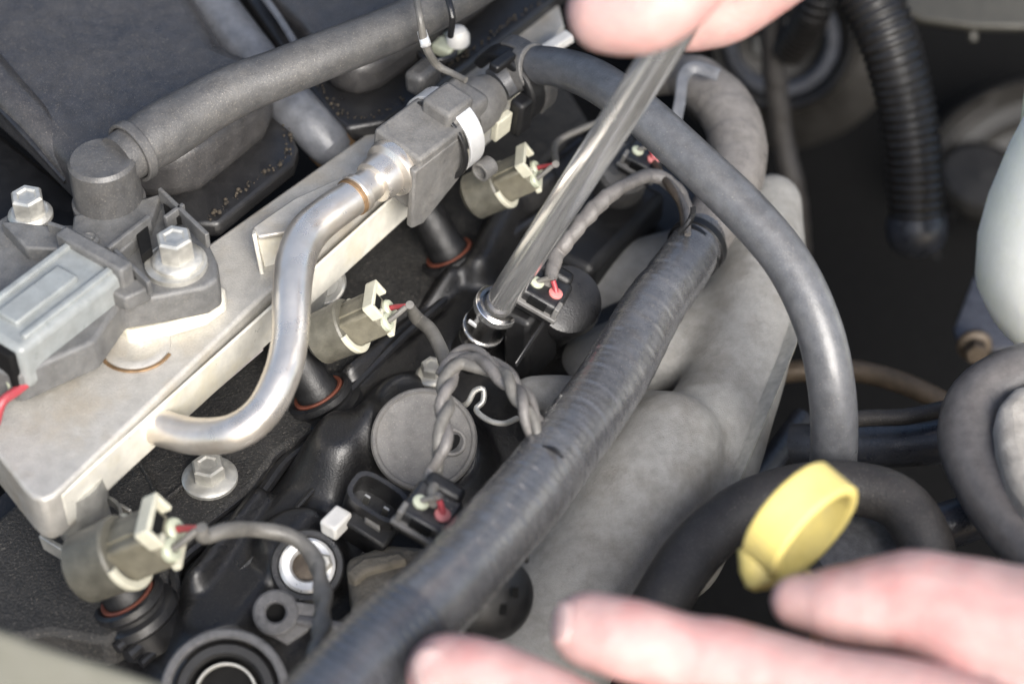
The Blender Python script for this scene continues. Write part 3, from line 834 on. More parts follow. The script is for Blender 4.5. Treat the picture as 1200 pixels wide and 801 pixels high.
# ================================================================ ROUND GREY CAP (cam sensor cover)
CA = Vector((0.05, -0.50, 0.86)).normalized()
cc = H(497, 514, 2.0)
gc = thing('round_cap', 'round dusty grey cap on the valve cover beside the harness', 'cap', cc - CA * 1.5)
MB().lathe(cc, CA, [(0, -2.6), (1.30, -2.6), (1.33, -0.30), (1.46, -0.24), (1.47, -0.08), (1.42, -0.02), (1.34, 0.0), (1.29, -0.05), (1.20, -0.07), (0.9, -0.06), (0.45, -0.03), (0, -0.02)], 56).build('cap_body', 'cap_grey', gc)
lp = V(530, 518, dep(cc) - 0.6)
cb = CA.cross(RGT).normalized()
MB().ring(lp, CA, 0.34, 0.10, 0.14, 24, (-150, 120), ref=RGT).build('cap_loop', 'cap_grey', gc)
MB().lathe(lp, CA, [(0, -0.1), (0.27, -0.1), (0.27, -0.03), (0, -0.03)], 20, flat=0.6).build('cap_slot', 'cavity_shade', gc)

# ================================================================ BLACK TWO-WIRE CONNECTORS
BS = lat(0.86, 0.50, 0.05)
BA = lat(-0.38, 0.62, 0.70)     # mating face: down and towards the lens
BA = (BA - BS * BA.dot(BS)).normalized()
BU = BS.cross(BA)
if BU.dot(UP) < 0:
    BU = -BU
def coil_plug(at, label, first=None, scale=1.0, rotz=0.0):
    if first is not None:
        return copy_thing(first, at, label, scale, rotz)
    t = thing('wire_connector', label, 'connector', at, 'black two-wire connectors')
    m = MB(); m.box(at, BS, BU, BA, 1.35, 0.85, 1.3); m.build('shell', 'black_plastic', t, bevel=0.14, seg=3)
    m = MB(); m.box(at + BA * 0.7 + BU * 0.02, BS, BU, BA, 1.5, 0.16, 0.22); m.build('latch_bar', 'dusty_plastic', t, bevel=0.04)
    m = MB()
    for s in (-0.62, 0.62):
        m.box(at + BA * 0.55 + BS * s + BU * 0.25, BS, BU, BA, 0.16, 0.5, 0.4)
    m.build('latch_post', 'dusty_plastic', t, bevel=0.04)
    m = MB(); m.box(at + BA * 0.66 + BU * 0.22, BS, BU, BA, 0.6, 0.28, 0.1); m.build('latch_slot_shade', 'cavity_shade', t)
    for s, mt in ((-0.32, 'seal_green'), (0.32, 'pink_seal')):
        MB().lathe(at + BU * 0.42 + BS * s + BA * 0.1, BU, [(0, 0), (0.22, 0), (0.22, 0.06), (0.15, 0.10), (0, 0.10)], 16).build('wire_seal', mt, t)
    for s, mt in ((-0.32, 'wire_sheath'), (0.32, 'red_wire')):
        p = at + BU * 0.48 + BS * s + BA * 0.1
        MB().tube([p, p + BU * 0.10 - BS * (s * 0.3) - BA * 0.06, p + BU * 0.26 - BS * (s * 0.8) - BA * 0.12], 0.085, 10, 0.1).build('wire', mt, t)
    m = MB(); m.box(at - BA * 0.75, BS, BU, BA, 1.1, 1.1, 0.5); m.build('rear_boot', 'deep_black', t, bevel=0.15)
    return t
kp1 = H(502, 604, 3.5)
k1 = coil_plug(kp1, 'black connector with red and green wire seals in front of the round cap')
kp2 = H(636, 346, 3.3)
k2 = coil_plug(kp2, 'black connector with pink wire seals right of the chrome socket', k1, 0.95, math.radians(0))
kp3 = H(752, 190, 3.2)
k3 = coil_plug(kp3, 'small black connector with red seal under the arching grey hose', k1, 0.85, math.radians(0))
# empty socket beside it
es = thing('empty_socket', 'empty open black connector socket left of the wired connector', 'connector', H(440, 600, 1.2))
EA = lat(0.18, -0.42, 0.9)
EX = lat(0.84, 0.52, 0.1); EX = (EX - EA * EX.dot(EA)).normalized(); EY = EA.cross(EX)
ec = H(444, 582, 2.6)
def oval(c, ax, ay, w, h, n=28, p=3.2):
    out = []
    for k in range(n):
        th = 2 * math.pi * k / n
        cx, sx = math.cos(th), math.sin(th)
        out.append(c + ax * (w * math.copysign(abs(cx) ** (2 / p), cx)) + ay * (h * math.copysign(abs(sx) ** (2 / p), sx)))
    return out
m = MB()
o1, o2 = oval(ec, EX, EY, 0.85, 0.52), oval(ec, EX, EY, 0.72, 0.40)
b1, b2 = [p - EA * 1.5 for p in o1], [p - EA * 1.1 for p in o2]
n = len(o1)
m.add(o1 + o2 + b1 + b2, [(k, (k + 1) % n, n + (k + 1) % n, n + k) for k in range(n)] + [(k, 2 * n + k, 2 * n + (k + 1) % n, (k + 1) % n) for k in range(n)] + [(n + k, n + (k + 1) % n, 3 * n + (k + 1) % n, 3 * n + k) for k in range(n)] + [tuple(3 * n + k for k in range(n)), tuple(2 * n + k for k in range(n))])
m.build('socket_shell', 'black_plastic', es, angle=40)
for s in (-0.3, 0.3):
    m = MB(); m.box(ec - EA * 0.75 + EX * s, EX, EY, EA, 0.16, 0.06, 0.7); m.build('terminal_pin', 'bolt_zinc', es)
m = MB(); m.box(ec - EA * 0.9 - EX * 0.2 - UPV * 0.75, EX, EY, EA, 1.3, 0.7, 1.2); m.build('socket_foot', 'deep_black', es, bevel=0.1)
m = MB(); m.box(ec - EA * 0.3 - EY * 0.0 - UPV * 0.62 - RGT * 0.15, EX, UPV, EA, 0.5, 0.2, 0.3); m.build('socket_catch', 'dusty_plastic', es, bevel=0.04)

# taped wire twists
tl = twisted_lead('dusty taped wire twist rising from the black connector in front of the cap', [kp1 + BU * 0.62, H(508, 556, 3.6), H(518, 520, 4.2), H(521, 480, 4.4), H(524, 448, 4.4), H(540, 425, 4.4), H(566, 428, 4.6), H(596, 448, 4.8), H(615, 478, 4.8), H(628, 515, 4.2), H(636, 535, 3.4)], [0.14, 0.15, 0.16, 0.16, 0.16, 0.17, 0.16, 0.15, 0.14, 0.13, 0.12], 0.115, 2.1)
twist(tl, [H(516, 440, 4.0), H(530, 418, 4.2), H(556, 412, 4.4), H(588, 432, 4.6), H(612, 458, 4.6), H(630, 492, 4.2), H(640, 528, 3.2)], 0.12, 0.09, 2.6, ('wire_tape', 'wire_tape'), 1.0)
tl2 = lead('dusty taped wire lead from the socket-side connector up under the grey hose', [kp2 + BU * 0.55, H(652, 300, 3.8), H(664, 284, 4.0), H(684, 258, 4.2), H(710, 232, 4.3), (H(740, 213, 4.2)), H(768, 206, 4.0), H(795, 225, 3.6), H(808, 255, 3.2)], [0.17, 0.2, 0.22, 0.23, 0.22, 0.21, 0.2, 0.2, 0.2], 'wire_tape', tape_mod)

# wire hanger and small bits round the cap
wh = thing('wire_hanger', 'bent bare metal wire hanger behind the taped twist', 'bracket', H(580, 490, 1.5))
P = [H(x, y, h) for x, y, h in ((536, 478, 1.9), (548, 472, 2.2), (556, 458, 2.5), (566, 456, 2.5), (566, 470, 2.3), (558, 480, 2.2), (572, 492, 2.1), (590, 496, 2.0), (606, 490, 1.8))]
MB().tube(P, 0.085, 10, 0.1).build('hanger_wire', 'bolt_zinc', wh)
hb = thing('hex_bolt', 'dull bolt sunk in the cover just behind the taped twist', 'bolt', H(506, 438, 0.9), 'bolts in the engine bay')
hexbolt(hb, H(507, 440, 1.0), UP, 0.34, 0.5, 0.5)
m = MB(); m.box(H(394, 612, 1.9), RU, RW, UP, 0.75, 0.55, 0.5); tag(m.build('white_clip', 'white_plastic', bevel=0.08), 'small white plastic clip left of the empty socket', 'clip')

# lower casting under the connectors
lc = thing('head_casting', 'rough brown-grey cylinder head casting under the harness', 'engine casting', H(450, 680, -1))
m = MB(); m.prism(PH([(404, 652), (452, 634), (520, 640), (560, 640), (520, 700), (470, 760), (430, 790), (400, 760), (412, 700)], 1.3), UP, 3.0); m.build('casting_step', 'lower_cast', lc, bevel=0.25, seg=3)
m = MB(); m.prism(PH([(405, 668), (425, 652), (470, 645), (478, 655), (430, 668), (416, 680)], 1.55), UP, 0.5); m.build('casting_edge', 'lower_cast', lc, bevel=0.1)
m = MB(); m.bar(H(348, 726, 1.1), H(420, 738, 1.1), 0.25, 0.25, UP); m.build('cross_rib', 'lug_grey', lc, bevel=0.06)

# washer ring over a coil well, lug, lower ring
wr = thing('plated_washer', 'bright plated washer ring under the arching grey lead', 'washer', H(360, 662, 1.0))
wc_ = H(360, 662, 1.25)
MB().lathe(wc_, CA, [(0.40, -0.1), (0.47, 0.03), (0.66, 0.06), (0.74, 0.0), (0.74, -0.2), (0.40, -0.2)], 40, closed=True).build('washer_plate', 'bright_ring', wr)
MB().ring(wc_ - CA * 0.12, CA, 0.87, 0.22, 0.3, 40).build('rubber_seal', 'black_plastic', wr)
MB().lathe(wc_ - CA * 0.3, CA, [(0, 0), (0.45, 0), (0.45, 0.05), (0.3, 0.12), (0, 0.12)], 24).build('stud_end', 'brown_pipe', wr)
MB().lathe(wc_ + RGT * 0.45 + UPV * 0.05, CA, [(0, -0.1), (0.24, -0.1), (0.24, 0.25), (0.16, 0.32), (0, 0.32)], 6).build('stud_nut', 'bolt_zinc', wr)
lg = thing('coil_lug', 'drab grey mounting lug with a dark bolt hole below the plated washer', 'lug', H(322, 720, 0.8))
lgc = H(323, 717, 1.3)
m = MB(); m.lathe(lgc, CA, [(0.26, 0.0), (0.32, 0.05), (0.54, 0.05), (0.60, 0.0), (0.60, -0.4), (0.26, -0.4)], 36, closed=True); m.build('lug_eye', 'lug_grey', lg)
m = MB(); m.lathe(lgc - CA * 0.3, CA, [(0, 0), (0.27, 0), (0.27, 0.03), (0, 0.03)], 24); m.build('lug_hole', 'cavity_shade', lg)
cy = CA.cross(RGT)
m = MB(); m.prism([lgc + lat(*d_) * k - CA * 0.06 for d_, k in (((0.9, -0.55), 0.58), ((1, -0.2), 1.1), ((0.8, 0.45), 0.95), ((0.35, 1), 0.88), ((-0.25, 1), 0.60), ((0.35, 0.65), 0.42), ((0.8, 0.1), 0.40))], CA, 0.34)
m.build('lug_web', 'lug_grey', lg, bevel=0.05)
lr = thing('coil_well', 'open coil well with a grey rim cut off by the bottom edge', 'well', H(268, 806, 0))
rc = H(264, 812, 1.0)
MB().ring(rc, CA, 1.50, 0.24, 0.5, 56).build('well_rim', 'lug_grey', lr)
MB().ring(rc - CA * 0.15, CA, 1.12, 0.36, 0.4, 48).build('well_seal', 'deep_black', lr)
MB().ring(rc - CA * 0.25, CA, 0.76, 0.07, 0.3, 40).build('well_sleeve', 'bolt_zinc', lr)
MB().lathe(rc - CA * 0.5, CA, [(0, 0), (0.95, 0), (0.95, 0.04), (0, 0.04)], 32).build('well_bottom', 'cavity_shade', lr)

# ================================================================ IGNITION COIL right of the socket
ic = thing('ignition_coil', 'black ignition coil behind the chrome socket with a rounded head', 'ignition coil', H(660, 370, 0))
ch = H(664, 352, 2.2)
MB().lathe(ch, (CA + RGT * 0.25).normalized(), [(0, -3), (0.9, -3), (1.05, -0.9), (1.12, -0.1), (1.02, 0.16), (0.8, 0.22), (0, 0.24)], 40).build('coil_head', 'black_plastic', ic)
m = MB(); m.box(H(622, 392, 1.6), RW, RU, UP, 0.9, 1.6, 2.6); m.build('coil_body', 'deep_black', ic, bevel=0.15)
m = MB(); m.bar(H(604, 428, 2.5), H(638, 376, 2.9), 0.08, 0.2, UP); m.build('coil_rib', 'black_plastic', ic, bevel=0.05)
ic2 = thing('ignition_coil', 'second black ignition coil in the dark gap under the arching hose', 'ignition coil', H(735, 210, 0))
MB().lathe(H(732, 196, 2.8), CA, [(0, -3), (0.75, -3), (0.85, -0.5), (0.86, -0.05), (0.74, 0.1), (0, 0.12)], 32).build('coil_head', 'dusty_rubber', ic2)
m = MB(); m.box(H(700, 270, 0.4), RU, RW, UP, 4.5, 2.4, 1.2); m.build('coil_body', 'deep_black', ic2, bevel=0.3)

# ================================================================ EXHAUST MANIFOLD / HEAT SHIELD (remeshed casting)
def blob(name, material, chains, parent=None, voxel=0.16, smooth=4, extra=None):
    m = MB()
    for P, R in chains:
        m.tube(P, R, 20, 0.4)
        for e, r in ((P[0], R[0]), (P[-1], R[-1])):
            rows = 7
            m.lathe(e, UP, [(r * math.sin(math.pi * k / rows), -r * math.cos(math.pi * k / rows)) for k in range(rows + 1)], 14)
    o = m.build(name, material, parent, angle=180)
    md = o.modifiers.new("fuse", 'REMESH')
    md.mode = 'VOXEL'
    md.voxel_size = voxel * CM
    md.use_smooth_shade = True
    sm = o.modifiers.new("soften", 'SMOOTH')
    sm.iterations = smooth
    sm.factor = 0.6
    return o
em = thing('exhaust_manifold', 'rough pale grey-brown exhaust manifold casting right of the harness', 'exhaust manifold', H(800, 520, -4))
ch_ = []
for lst in ([(905, 238, 0.4, 38), (893, 300, 0.1, 52), (880, 360, -0.1, 60), (862, 430, -0.4, 62), (846, 500, -0.8, 58), (826, 570, -1.3, 56), (790, 650, -2.2, 60)],
            [(782, 522, 0.5, 68), (754, 572, 0.2, 80), (710, 650, -0.7, 84), (650, 740, -1.3, 88), (590, 840, -1.9, 90)],
            [(805, 520, -0.1, 54), (842, 478, -0.5, 56)],
            [(810, 590, -0.8, 54), (760, 660, -1.2, 64)],
            [(616, 458, 1.0, 22), (660, 466, 0.8, 30), (712, 484, 0.5, 40), (760, 505, 0.3, 50)],
            [(700, 440, -1.0, 54), (770, 410, -0.7, 56), (840, 390, -0.5, 56)],
            [(690, 560, -0.6, 56), (640, 640, -1.4, 60), (580, 720, -2.0, 64)],
            [(650, 400, -1.5, 50), (720, 340, -1.0, 50), (800, 320, -0.6, 54), (880, 300, -0.2, 54)]):
    ch_.append(path(lst))
blob('manifold_casting', 'cast_iron', ch_, em, voxel=0.17, smooth=30)
rim = [(946, 350, 0.9), (934, 400, 0.9), (916, 446, 0.8), (893, 500, 0.5), (870, 556, 0.1), (850, 600, -0.2)]
m = MB()
a_ = [H(*p) for p in rim]
b_ = [H(p[0] - 40, p[1] - 6, p[2] - 0.9) for p in rim]
k = len(rim)
vs = a_ + b_ + [p - UP * 0.14 for p in a_] + [p - UP * 0.14 for p in b_]
fs = []
for i in range(k - 1):
    fs += [(i, i + 1, k + i + 1, k + i), (2 * k + i, 3 * k + i, 3 * k + i + 1, 2 * k + i + 1), (i, 2 * k + i, 2 * k + i + 1, i + 1), (k + i, k + i + 1, 3 * k + i + 1, 3 * k + i)]
fs += [(0, k, 3 * k, 2 * k), (k - 1, 3 * k - 1, 4 * k - 1, 2 * k - 1)]
m.add(vs, fs); m.build('shield_rim', 'shield_edge', em)

# ================================================================ HARNESS
hn = thing('wire_harness', 'thick taped grey wiring harness running diagonally to the bottom edge', 'wiring harness', H(600, 600, 2))
hp = [(828, 268, 2.6, 31), (811, 297, 2.7, 33), (788, 330, 2.7, 35), (762, 365, 2.8, 37), (715, 450, 3.0, 40), (668, 515, 3.4, 43), (620, 578, 3.9, 46), (567, 640, 4.5, 48), (520, 690, 5.0, 50), (480, 728, 5.3, 52)]
P, R = path(hp)
def hmod(s, t):
    u = (s / 0.85 + t / 6.283) % 1.0
    w2 = 0.5 + 0.5 * math.sin(s * 2 * math.pi / 0.30)
    return 1 + 0.016 * (u - 0.5) + 0.005 * w2 + 0.014 * math.sin(2 * t + s * 0.5) + 0.010 * math.sin(3 * t - s * 0.9)
MB().tube(P, R, 48, 0.05, mod=hmod).build('taped_sleeve', 'harness_tape', hn)
P2, R2 = path([(490, 719, 5.22, 51), (450, 755, 5.5, 53), (410, 795, 5.8, 54), (350, 860, 6.2, 56)])
MB().tube(P2, R2, 48, 0.045, mod=lambda s, t: 0.985 + 0.022 * (0.5 + 0.5 * math.tanh(2.2 * math.sin(s * 2 * math.pi / 0.30)))).build('lower_sleeve', 'harness_sky_tint', hn)
# tape flap slits
for (x0, y0), (x1, y1), h in (((523, 652), (543, 686), 5.75), ((636, 522), (660, 536), 4.75)):
    P = [H(x0, y0, h), H((x0 + x1) / 2 + 2, (y0 + y1) / 2 - 2, h + 0.05), H(x1, y1, h)]
    MB().tube(P, [0.03, 0.07, 0.03], 8, 0.1).build('tape_edge', 'deep_black', hn)
# upper run of the harness behind the hose
hu = thing('harness_branch', 'dark taped harness branch looping up behind the arching hose', 'wiring harness', H(850, 200, 1))
P, R = path([(820, 282, 2.6, 32), (844, 246, 2.7, 33), (862, 205, 2.8, 34), (864, 165, 3.0, 34), (850, 128, 3.2, 33), (820, 98, 3.2, 30), (795, 88, 3.0, 24), (770, 92, 2.4, 20)])
MB().tube(P, R, 28, 0.12, mod=lambda s, t: 1 + 0.03 * ((s / 1.1 + t / 6.283) % 1.0) + 0.02 * math.sin(3 * t + s)).build('taped_sleeve', 'wire_tape', hu)
P, R = path([(842, 88, 4.5, 8), (815, 79, 4.6, 8), (801, 90, 4.5, 8), (797, 118, 4.2, 8), (791, 148, 3.8, 8)])
MB().tube(P, R, 12, 0.15, flat=0.4).build('strap', 'runner_grey', hu)
P = [H(x, y, 3.0) + TOCAM * 0.80 for x, y in ((868, 146), (871, 158), (869, 172), (864, 184), (860, 192))]
MB().tube(P, [0.04, 0.07, 0.07, 0.12, 0.06], 12, 0.08, mod=lambda s, t: 1 + 0.3 * math.sin(s * 11)).build('paint_mark', 'teal_paint', hu)
# zip tie round it
zt = thing('zip_tie', 'black zip tie cinched round the upper end of the taped harness', 'zip tie', H(815, 290, 2.5))
zd = (H(832, 272, 2.6) - H(806, 300, 2.7)).normalized()
zr = pxl(H(815, 290, 2.7), 34)
MB().ring(H(818, 287, 2.65), zd, zr, 0.10, 0.3, 40).build('tie_band', 'deep_black', zt)
MB().ring(H(812, 294, 2.65), zd + RGT * 0.15, zr * 1.0, 0.09, 0.16, 40).build('tie_band', 'deep_black', zt)
P = [H(x, y, h) for x, y, h in ((796, 272, 4.0), (806, 262, 4.3), (812, 250, 4.5), (812, 243, 4.6))]
MB().tube(P, 0.09, 8, 0.2).build('tie_tail', 'black_plastic', zt)

# brown wires between connector 3 and harness
MBt = lead('thin brown bare wires hanging from the small connector to the harness', [kp3 + UP * 0.1 + RGT * 0.3, H(782, 215, 4.0), H(798, 240, 3.9), H(803, 270, 3.8)], 0.12, 'brown_pipe')
MBt2 = MB().tube([H(775, 205, 3.9), H(792, 222, 4.0), H(804, 245, 4.0), H(806, 275, 3.8)], 0.10, 10, 0.15).build('strand', 'wire_tape', MBt)

# dotted black cover under the harness
dc = thing('perforated_cover', 'glossy black rounded cover with square holes under the harness', 'cover', H(585, 730, 0.5))
dcc = H(578, 700, 2.0)
rr = pxl(dcc, 52)
MB().lathe(dcc, lat(0.5, 0.1, 0.85), [(0, -1.2), (rr, -1.2), (rr, -0.1), (rr * 0.93, 0.25), (rr * 0.7, 0.5), (rr * 0.35, 0.62), (0, 0.66)], 40).build('cover_dome', 'deep_black', dc)
for x, y in ((604, 694), (590, 714), (616, 653)):
    p = V(x, y, dep(dcc) - 0.62)
    m = MB(); m.box(p, lat(1, 0.1), lat(0.1, -1), TOCAM, 0.16, 0.26, 0.12); m.build('cover_hole_shade', 'cavity_shade', dc)

# ================================================================ CHROME EXTENSION AND SOCKET
sx = thing('socket_extension', 'long chrome extension bar with a socket reaching down beside the coil', 'socket wrench', H(570, 395, 1.5))
E0, E1 = V(581, 362, 59.0), V(826, -18, 48.0)
ea = (E1 - E0).normalized()
EL = (E1 - E0).length
MB().lathe(E0, ea, [(0, -0.3), (0.41, -0.3), (0.43, 0.0), (0.435, 1.2), (0.45, 3.0), (0.47, EL), (0.47, EL + 6), (0, EL + 6)], 40).build('extension_bar', 'chrome', sx)
sk = MB().lathe(E0, ea, [(0, -1.6), (0.50, -1.6), (0.56, -1.5), (0.62, -1.2), (0.62, -0.15), (0.66, -0.08), (0.68, 0.1), (0.67, 0.25), (0.60, 0.31), (0.50, 0.28), (0.48, 0.1)], 40).build('socket', 'dark_chrome', sx)
MB().ring(E0 + ea * 0.12, ea, 0.645, 0.09, 0.26, 40).build('socket_rim', 'chrome', sk)
MB().ring(E0 - ea * 1.02, ea, 0.615, 0.07, 0.10, 40).build('knurl_ring', 'chrome', sk)
ev = (TOCAM - ea * TOCAM.dot(ea)).normalized(); el = ea.cross(ev)
if el.dot(RGT) > 0: el = -el
m = MB(); m.box(E0 - ea * 0.45 + (ev * 0.9 + el * 0.42).normalized() * 0.61, el, ea, ev, 0.42, 0.13, 0.08); m.build('size_mark', 'bright_ring', sk, bevel=0.02)
m = MB(); m.lathe(E0 - ea * 1.6, ea, [(0, -2.4), (0.56, -2.4), (0.56, 0.02), (0.5, 0.1), (0, 0.1)], 32); m.build('socket_skirt', 'deep_black', sk)
# ratchet head beyond the frame
m = MB(); m.lathe(E1 + ea * 5.5, ea, [(0, -0.8), (1.3, -0.8), (1.4, -0.6), (1.4, 0.6), (1.3, 0.8), (0, 0.8)], 32); m.build('drive_head', 'chrome', sx)

# ================================================================ RIGHT SIDE OF THE BAY
cd = thing('corrugated_conduit', 'large ribbed black conduit hanging down on the right', 'conduit', V(1075, 280, 70))
P, R = path_d([(985, -60, 69, 33), (1014, -10, 69, 34), (1040, 45, 69, 34), (1060, 115, 69.5, 33.5), (1071, 185, 70, 33), (1075, 262, 70.5, 32)])
MB().tube(P, R, 40, 0.035, mod=lambda s, t: 0.965 + 0.075 * (0.5 + 0.5 * math.tanh(2.0 * math.sin(s * 2 * math.pi / 0.315)))).build('ribbed_tube', 'corrugated_black', cd)
MB().lathe(V(1074, 266, 70.6), lat(0.05, 1, -0.1), [(0.8, -0.5), (1.0, -0.38), (1.08, 0.0), (1.03, 0.4), (0.86, 0.72), (0.6, 0.93), (0.3, 1.03), (0, 1.06)], 32).build('end_boot', 'blue_black', cd)
P, R = path_d([(1040, -30, 71, 7), (1062, 20, 71, 7), (1076, 70, 71, 7), (1084, 130, 71.5, 6), (1092, 215, 72, 6), (1102, 250, 72, 6), (1104, 268, 72, 5)])
sp = thing('spiral_wrap', 'thin spiral wrapped cable tight against the large ribbed conduit', 'cable', P[-1])
MB().tube(P, R, 14, 0.04, mod=lambda s, t: 1 + 0.3 * math.sin(t - s * 2 * math.pi / 0.32)).build('wrapped_cable', 'corrugated_black', sp)
cd2 = thing('ribbed_hose', 'short ribbed hose disappearing behind the upper hand', 'conduit', V(950, 40, 74))
P, R = path_d([(985, -70, 73, 24), (962, -15, 74, 22), (948, 25, 75, 21), (925, 60, 77, 20)])
MB().tube(P, R, 32, 0.045, mod=lambda s, t: 0.96 + 0.08 * (0.5 + 0.5 * math.tanh(2.0 * math.sin(s * 2 * math.pi / 0.32)))).build('ribbed_tube', 'corrugated_black', cd2)
cb1 = thing('dark_cable', 'dark taped cable dropping into the black gap behind the arching hose', 'cable', V(935, 260, 80))
P, R = path_d([(915, -20, 76, 13), (905, 30, 77, 14), (908, 90, 78, 14), (916, 160, 79, 13), (932, 235, 80, 13), (938, 320, 84, 12)])
MB().tube(P, R, 18, 0.15, mod=lambda s, t: 1 + 0.08 * ((s / 1.3 + t / 6.283) % 1.0)).build('cable_tube', 'dark_hose', cb1)
bo_ = thing('brake_booster', 'dark round booster with blue-black rings behind the upper hand', 'booster', V(915, 60, 84))
bax = lat(-0.1, 0.35, 0.9)
bc = V(916, 48, 84)
k = 84 / FOC
MB().lathe(bc, bax, [(0, -4), (150 * k, -4), (150 * k, -2.2), (95 * k, -1.2), (86 * k, -0.3), (80 * k, 0.1), (74 * k, -0.1), (72 * k, -0.8), (60 * k, -0.9), (0, -1.0)], 56).build('booster_shell', 'housing_black', bo_)
MB().ring(bc - bax * 0.4, bax, 60 * k, 0.55, 0.9, 48).build('booster_ring', 'metal_navy', bo_)
MB().lathe(bc - bax * 0.9, bax, [(0, 0.8), (24 * k, 0.75), (30 * k, 0.4), (34 * k, 0), (0, 0)], 32).build('booster_hub', 'deep_black', bo_)
m = MB(); m.box(bc + lat(-0.8, 0.15) * 1.0 + bax * 0.3, RGT, UPV, TOCAM, 0.5, 0.9, 0.4); m.build('booster_tag', 'panel_olive', bo_, bevel=0.1)
# round dark horn/strut housing behind the reservoir
st = thing('strut_tower', 'large dark round housing with curved rims behind the white reservoir', 'housing', V(1230, 240, 92))
stc = V(1225, 235, 88)
sax = lat(-0.25, -0.25, 0.75)
k = 88 / FOC
MB().lathe(stc, sax, [(0, -5), (190 * k, -5), (185 * k, -1.4), (165 * k, -0.5), (160 * k, 0.1), (152 * k, 0.25), (146 * k, -0.1), (138 * k, -0.7), (118 * k, -0.9), (112 * k, -0.5), (106 * k, -0.9), (60 * k, -1.4), (0, -1.6)], 72).build('housing_shell', 'housing_black', st)
MB().lathe(V(1150, 210, 86.5), sax, [(0, 0.5), (34 * k, 0.4), (44 * k, 0), (46 * k, -0.6), (0, -0.6)], 32, flat=1.3).build('housing_boss', 'housing_black', st)
MB().ring(V(1226, 236, 87.4), sax, 140 * k, 0.18, 0.3, 60, (60, 220)).build('housing_rim', 'corrugated_black', st)
# grey panel at the top right corner
m = MB(); m.prism([V(1040, -60, 80), V(1052, 10, 79), (V(1080, 26, 79)), V(1140, 34, 79), V(1260, 36, 79), V(1260, -80, 80)], TOCAM, 0.8)
tag(m.build('cowl', 'panel_olive', bevel=0.2), 'olive grey cowl panel edge in the top right corner', 'panel')
m = MB(); m.box(V(1140, 40, 80), RGT, UPV, TOCAM, 0.35, 0.6, 0.3); tag(m.build('cowl_clip', 'panel_olive', bevel=0.1), 'small dull clip under the edge of the cowl panel', 'clip')
# reservoir
rs = thing('fluid_reservoir', 'white translucent plastic fluid reservoir at the right edge', 'reservoir', V(1290, 400, 62))
rcx = V(1270, 385, 63)
k = 63 / FOC
prof = [(0, -0.1), (80 * k, 0), (118 * k, 0.35), (140 * k, 1.2), (149 * k, 2.4), (150 * k, 3.6), (144 * k, 5.4), (132 * k, 7.2), (118 * k, 9.0), (106 * k, 10.4), (100 * k, 11.6), (80 * k, 12.6), (0, 12.9)]
MB().lathe(rcx, (UP + RGT * 0.12 + Vector((0, 0.15, 0))).normalized(), prof, 64).build('reservoir_body', 'reservoir_plastic', rs)
P = [V(x, y, d) for x, y, d in ((1206, 100, 61.0), (1200, 145, 60.6), (1196, 195, 60.3), (1199, 232, 60.3))]
MB().tube(P, 0.12, 12, 0.2).build('moulding_seam', 'reservoir_seam', rs)
# blue-grey bracket and nut
bk = thing('metal_bracket', 'blue-grey metal bracket plate under the white reservoir', 'bracket', V(1160, 400, 72))
m = MB(); m.prism([V(x, y, d) for x, y, d in ((1142, 322, 73), (1165, 330, 72.5), (1230, 370, 71), (1230, 430, 70), (1190, 408, 70.5), (1150, 408, 71), (1122, 402, 71.5), (1118, 385, 72))], lat(-0.1, -0.5, 0.8), 0.3); m.build('bracket_plate', 'bracket_blue', bk, bevel=0.06)
nb_ = thing('hex_bolt', 'dull dirty nut on the blue-grey bracket', 'bolt', V(1143, 405, 70.8), 'bolts in the engine bay')
hexbolt(nb_, V(1142, 404, 70.7), lat(-0.05, 0.5, 0.8), 0.4, 0.6, 0.7, 'brown_pipe')

def hose(name, label, lst, m, seg=22, cat='hose', step=0.3, mod=None, part='hose_tube'):
    P, R = path(lst)
    t = thing(name, label, cat, P[-1])
    MB().tube(P, R, seg, step, mod=mod).build(part, m, t)
    return t
hose('brown_pipe', 'thin brown metal pipe curving out behind the lower end of the grey hose', [(900, 438, -3.5, 13), (945, 434, -3.2, 13), (1000, 434, -3.0, 13), (1050, 446, -2.8, 13), (1100, 468, -2.6, 13), (1150, 500, -2.5, 13)], 'brown_pipe', cat='pipe', part='pipe_tube')
hose('radiator_hose', 'shiny black hose running right from behind the grey hose', [(930, 520, -1.5, 24), (990, 520, -1.0, 25), (1060, 520, -0.5, 27), (1130, 512, 0, 28), (1180, 508, 0, 28)], 'blue_black')
hose('small_hose', 'thin black hose just above the shiny black radiator hose', [(960, 500, 0, 9), (1010, 490, 0.5, 10), (1060, 488, 0.8, 10), (1110, 478, 1, 10)], 'dark_hose')
hose('dark_rod', 'dull dark rod in the gap between the exhaust manifold and the grey hose', [(850, 610, -4.0, 15), (900, 545, -4.0, 15), (940, 490, -4.0, 14)], 'blue_black', cat='rod', part='rod_tube')
el_ = hose('intake_elbow', 'fat smooth grey elbow hose bending down at the right edge', [(1260, 430, 3.5, 40), (1195, 444, 3.4, 40), (1150, 470, 3.2, 39), (1138, 515, 3.0, 39), (1158, 568, 3.0, 39), (1195, 620, 3.0, 40), (1250, 680, 3.0, 42)], 'grey_elbow', 32)
m = MB(); m.prism(PH([(1168, 470), (1190, 448), (1260, 430), (1260, 600), (1215, 600), (1185, 555), (1172, 515)], 4.6), UP, 2.5); tag(m.build('cast_housing', 'pale_cast', bevel=0.4, seg=3), 'pale rough cast housing inside the bend of the fat grey elbow', 'housing')
hose('blue_black_pipe', 'short blue-black pipe stub below the fat grey elbow', [(1080, 625, 0.5, 28), (1120, 612, 0.8, 28), (1165, 596, 1.0, 28), (1200, 585, 1.0, 28)], 'blue_black', cat='pipe', part='pipe_tube')
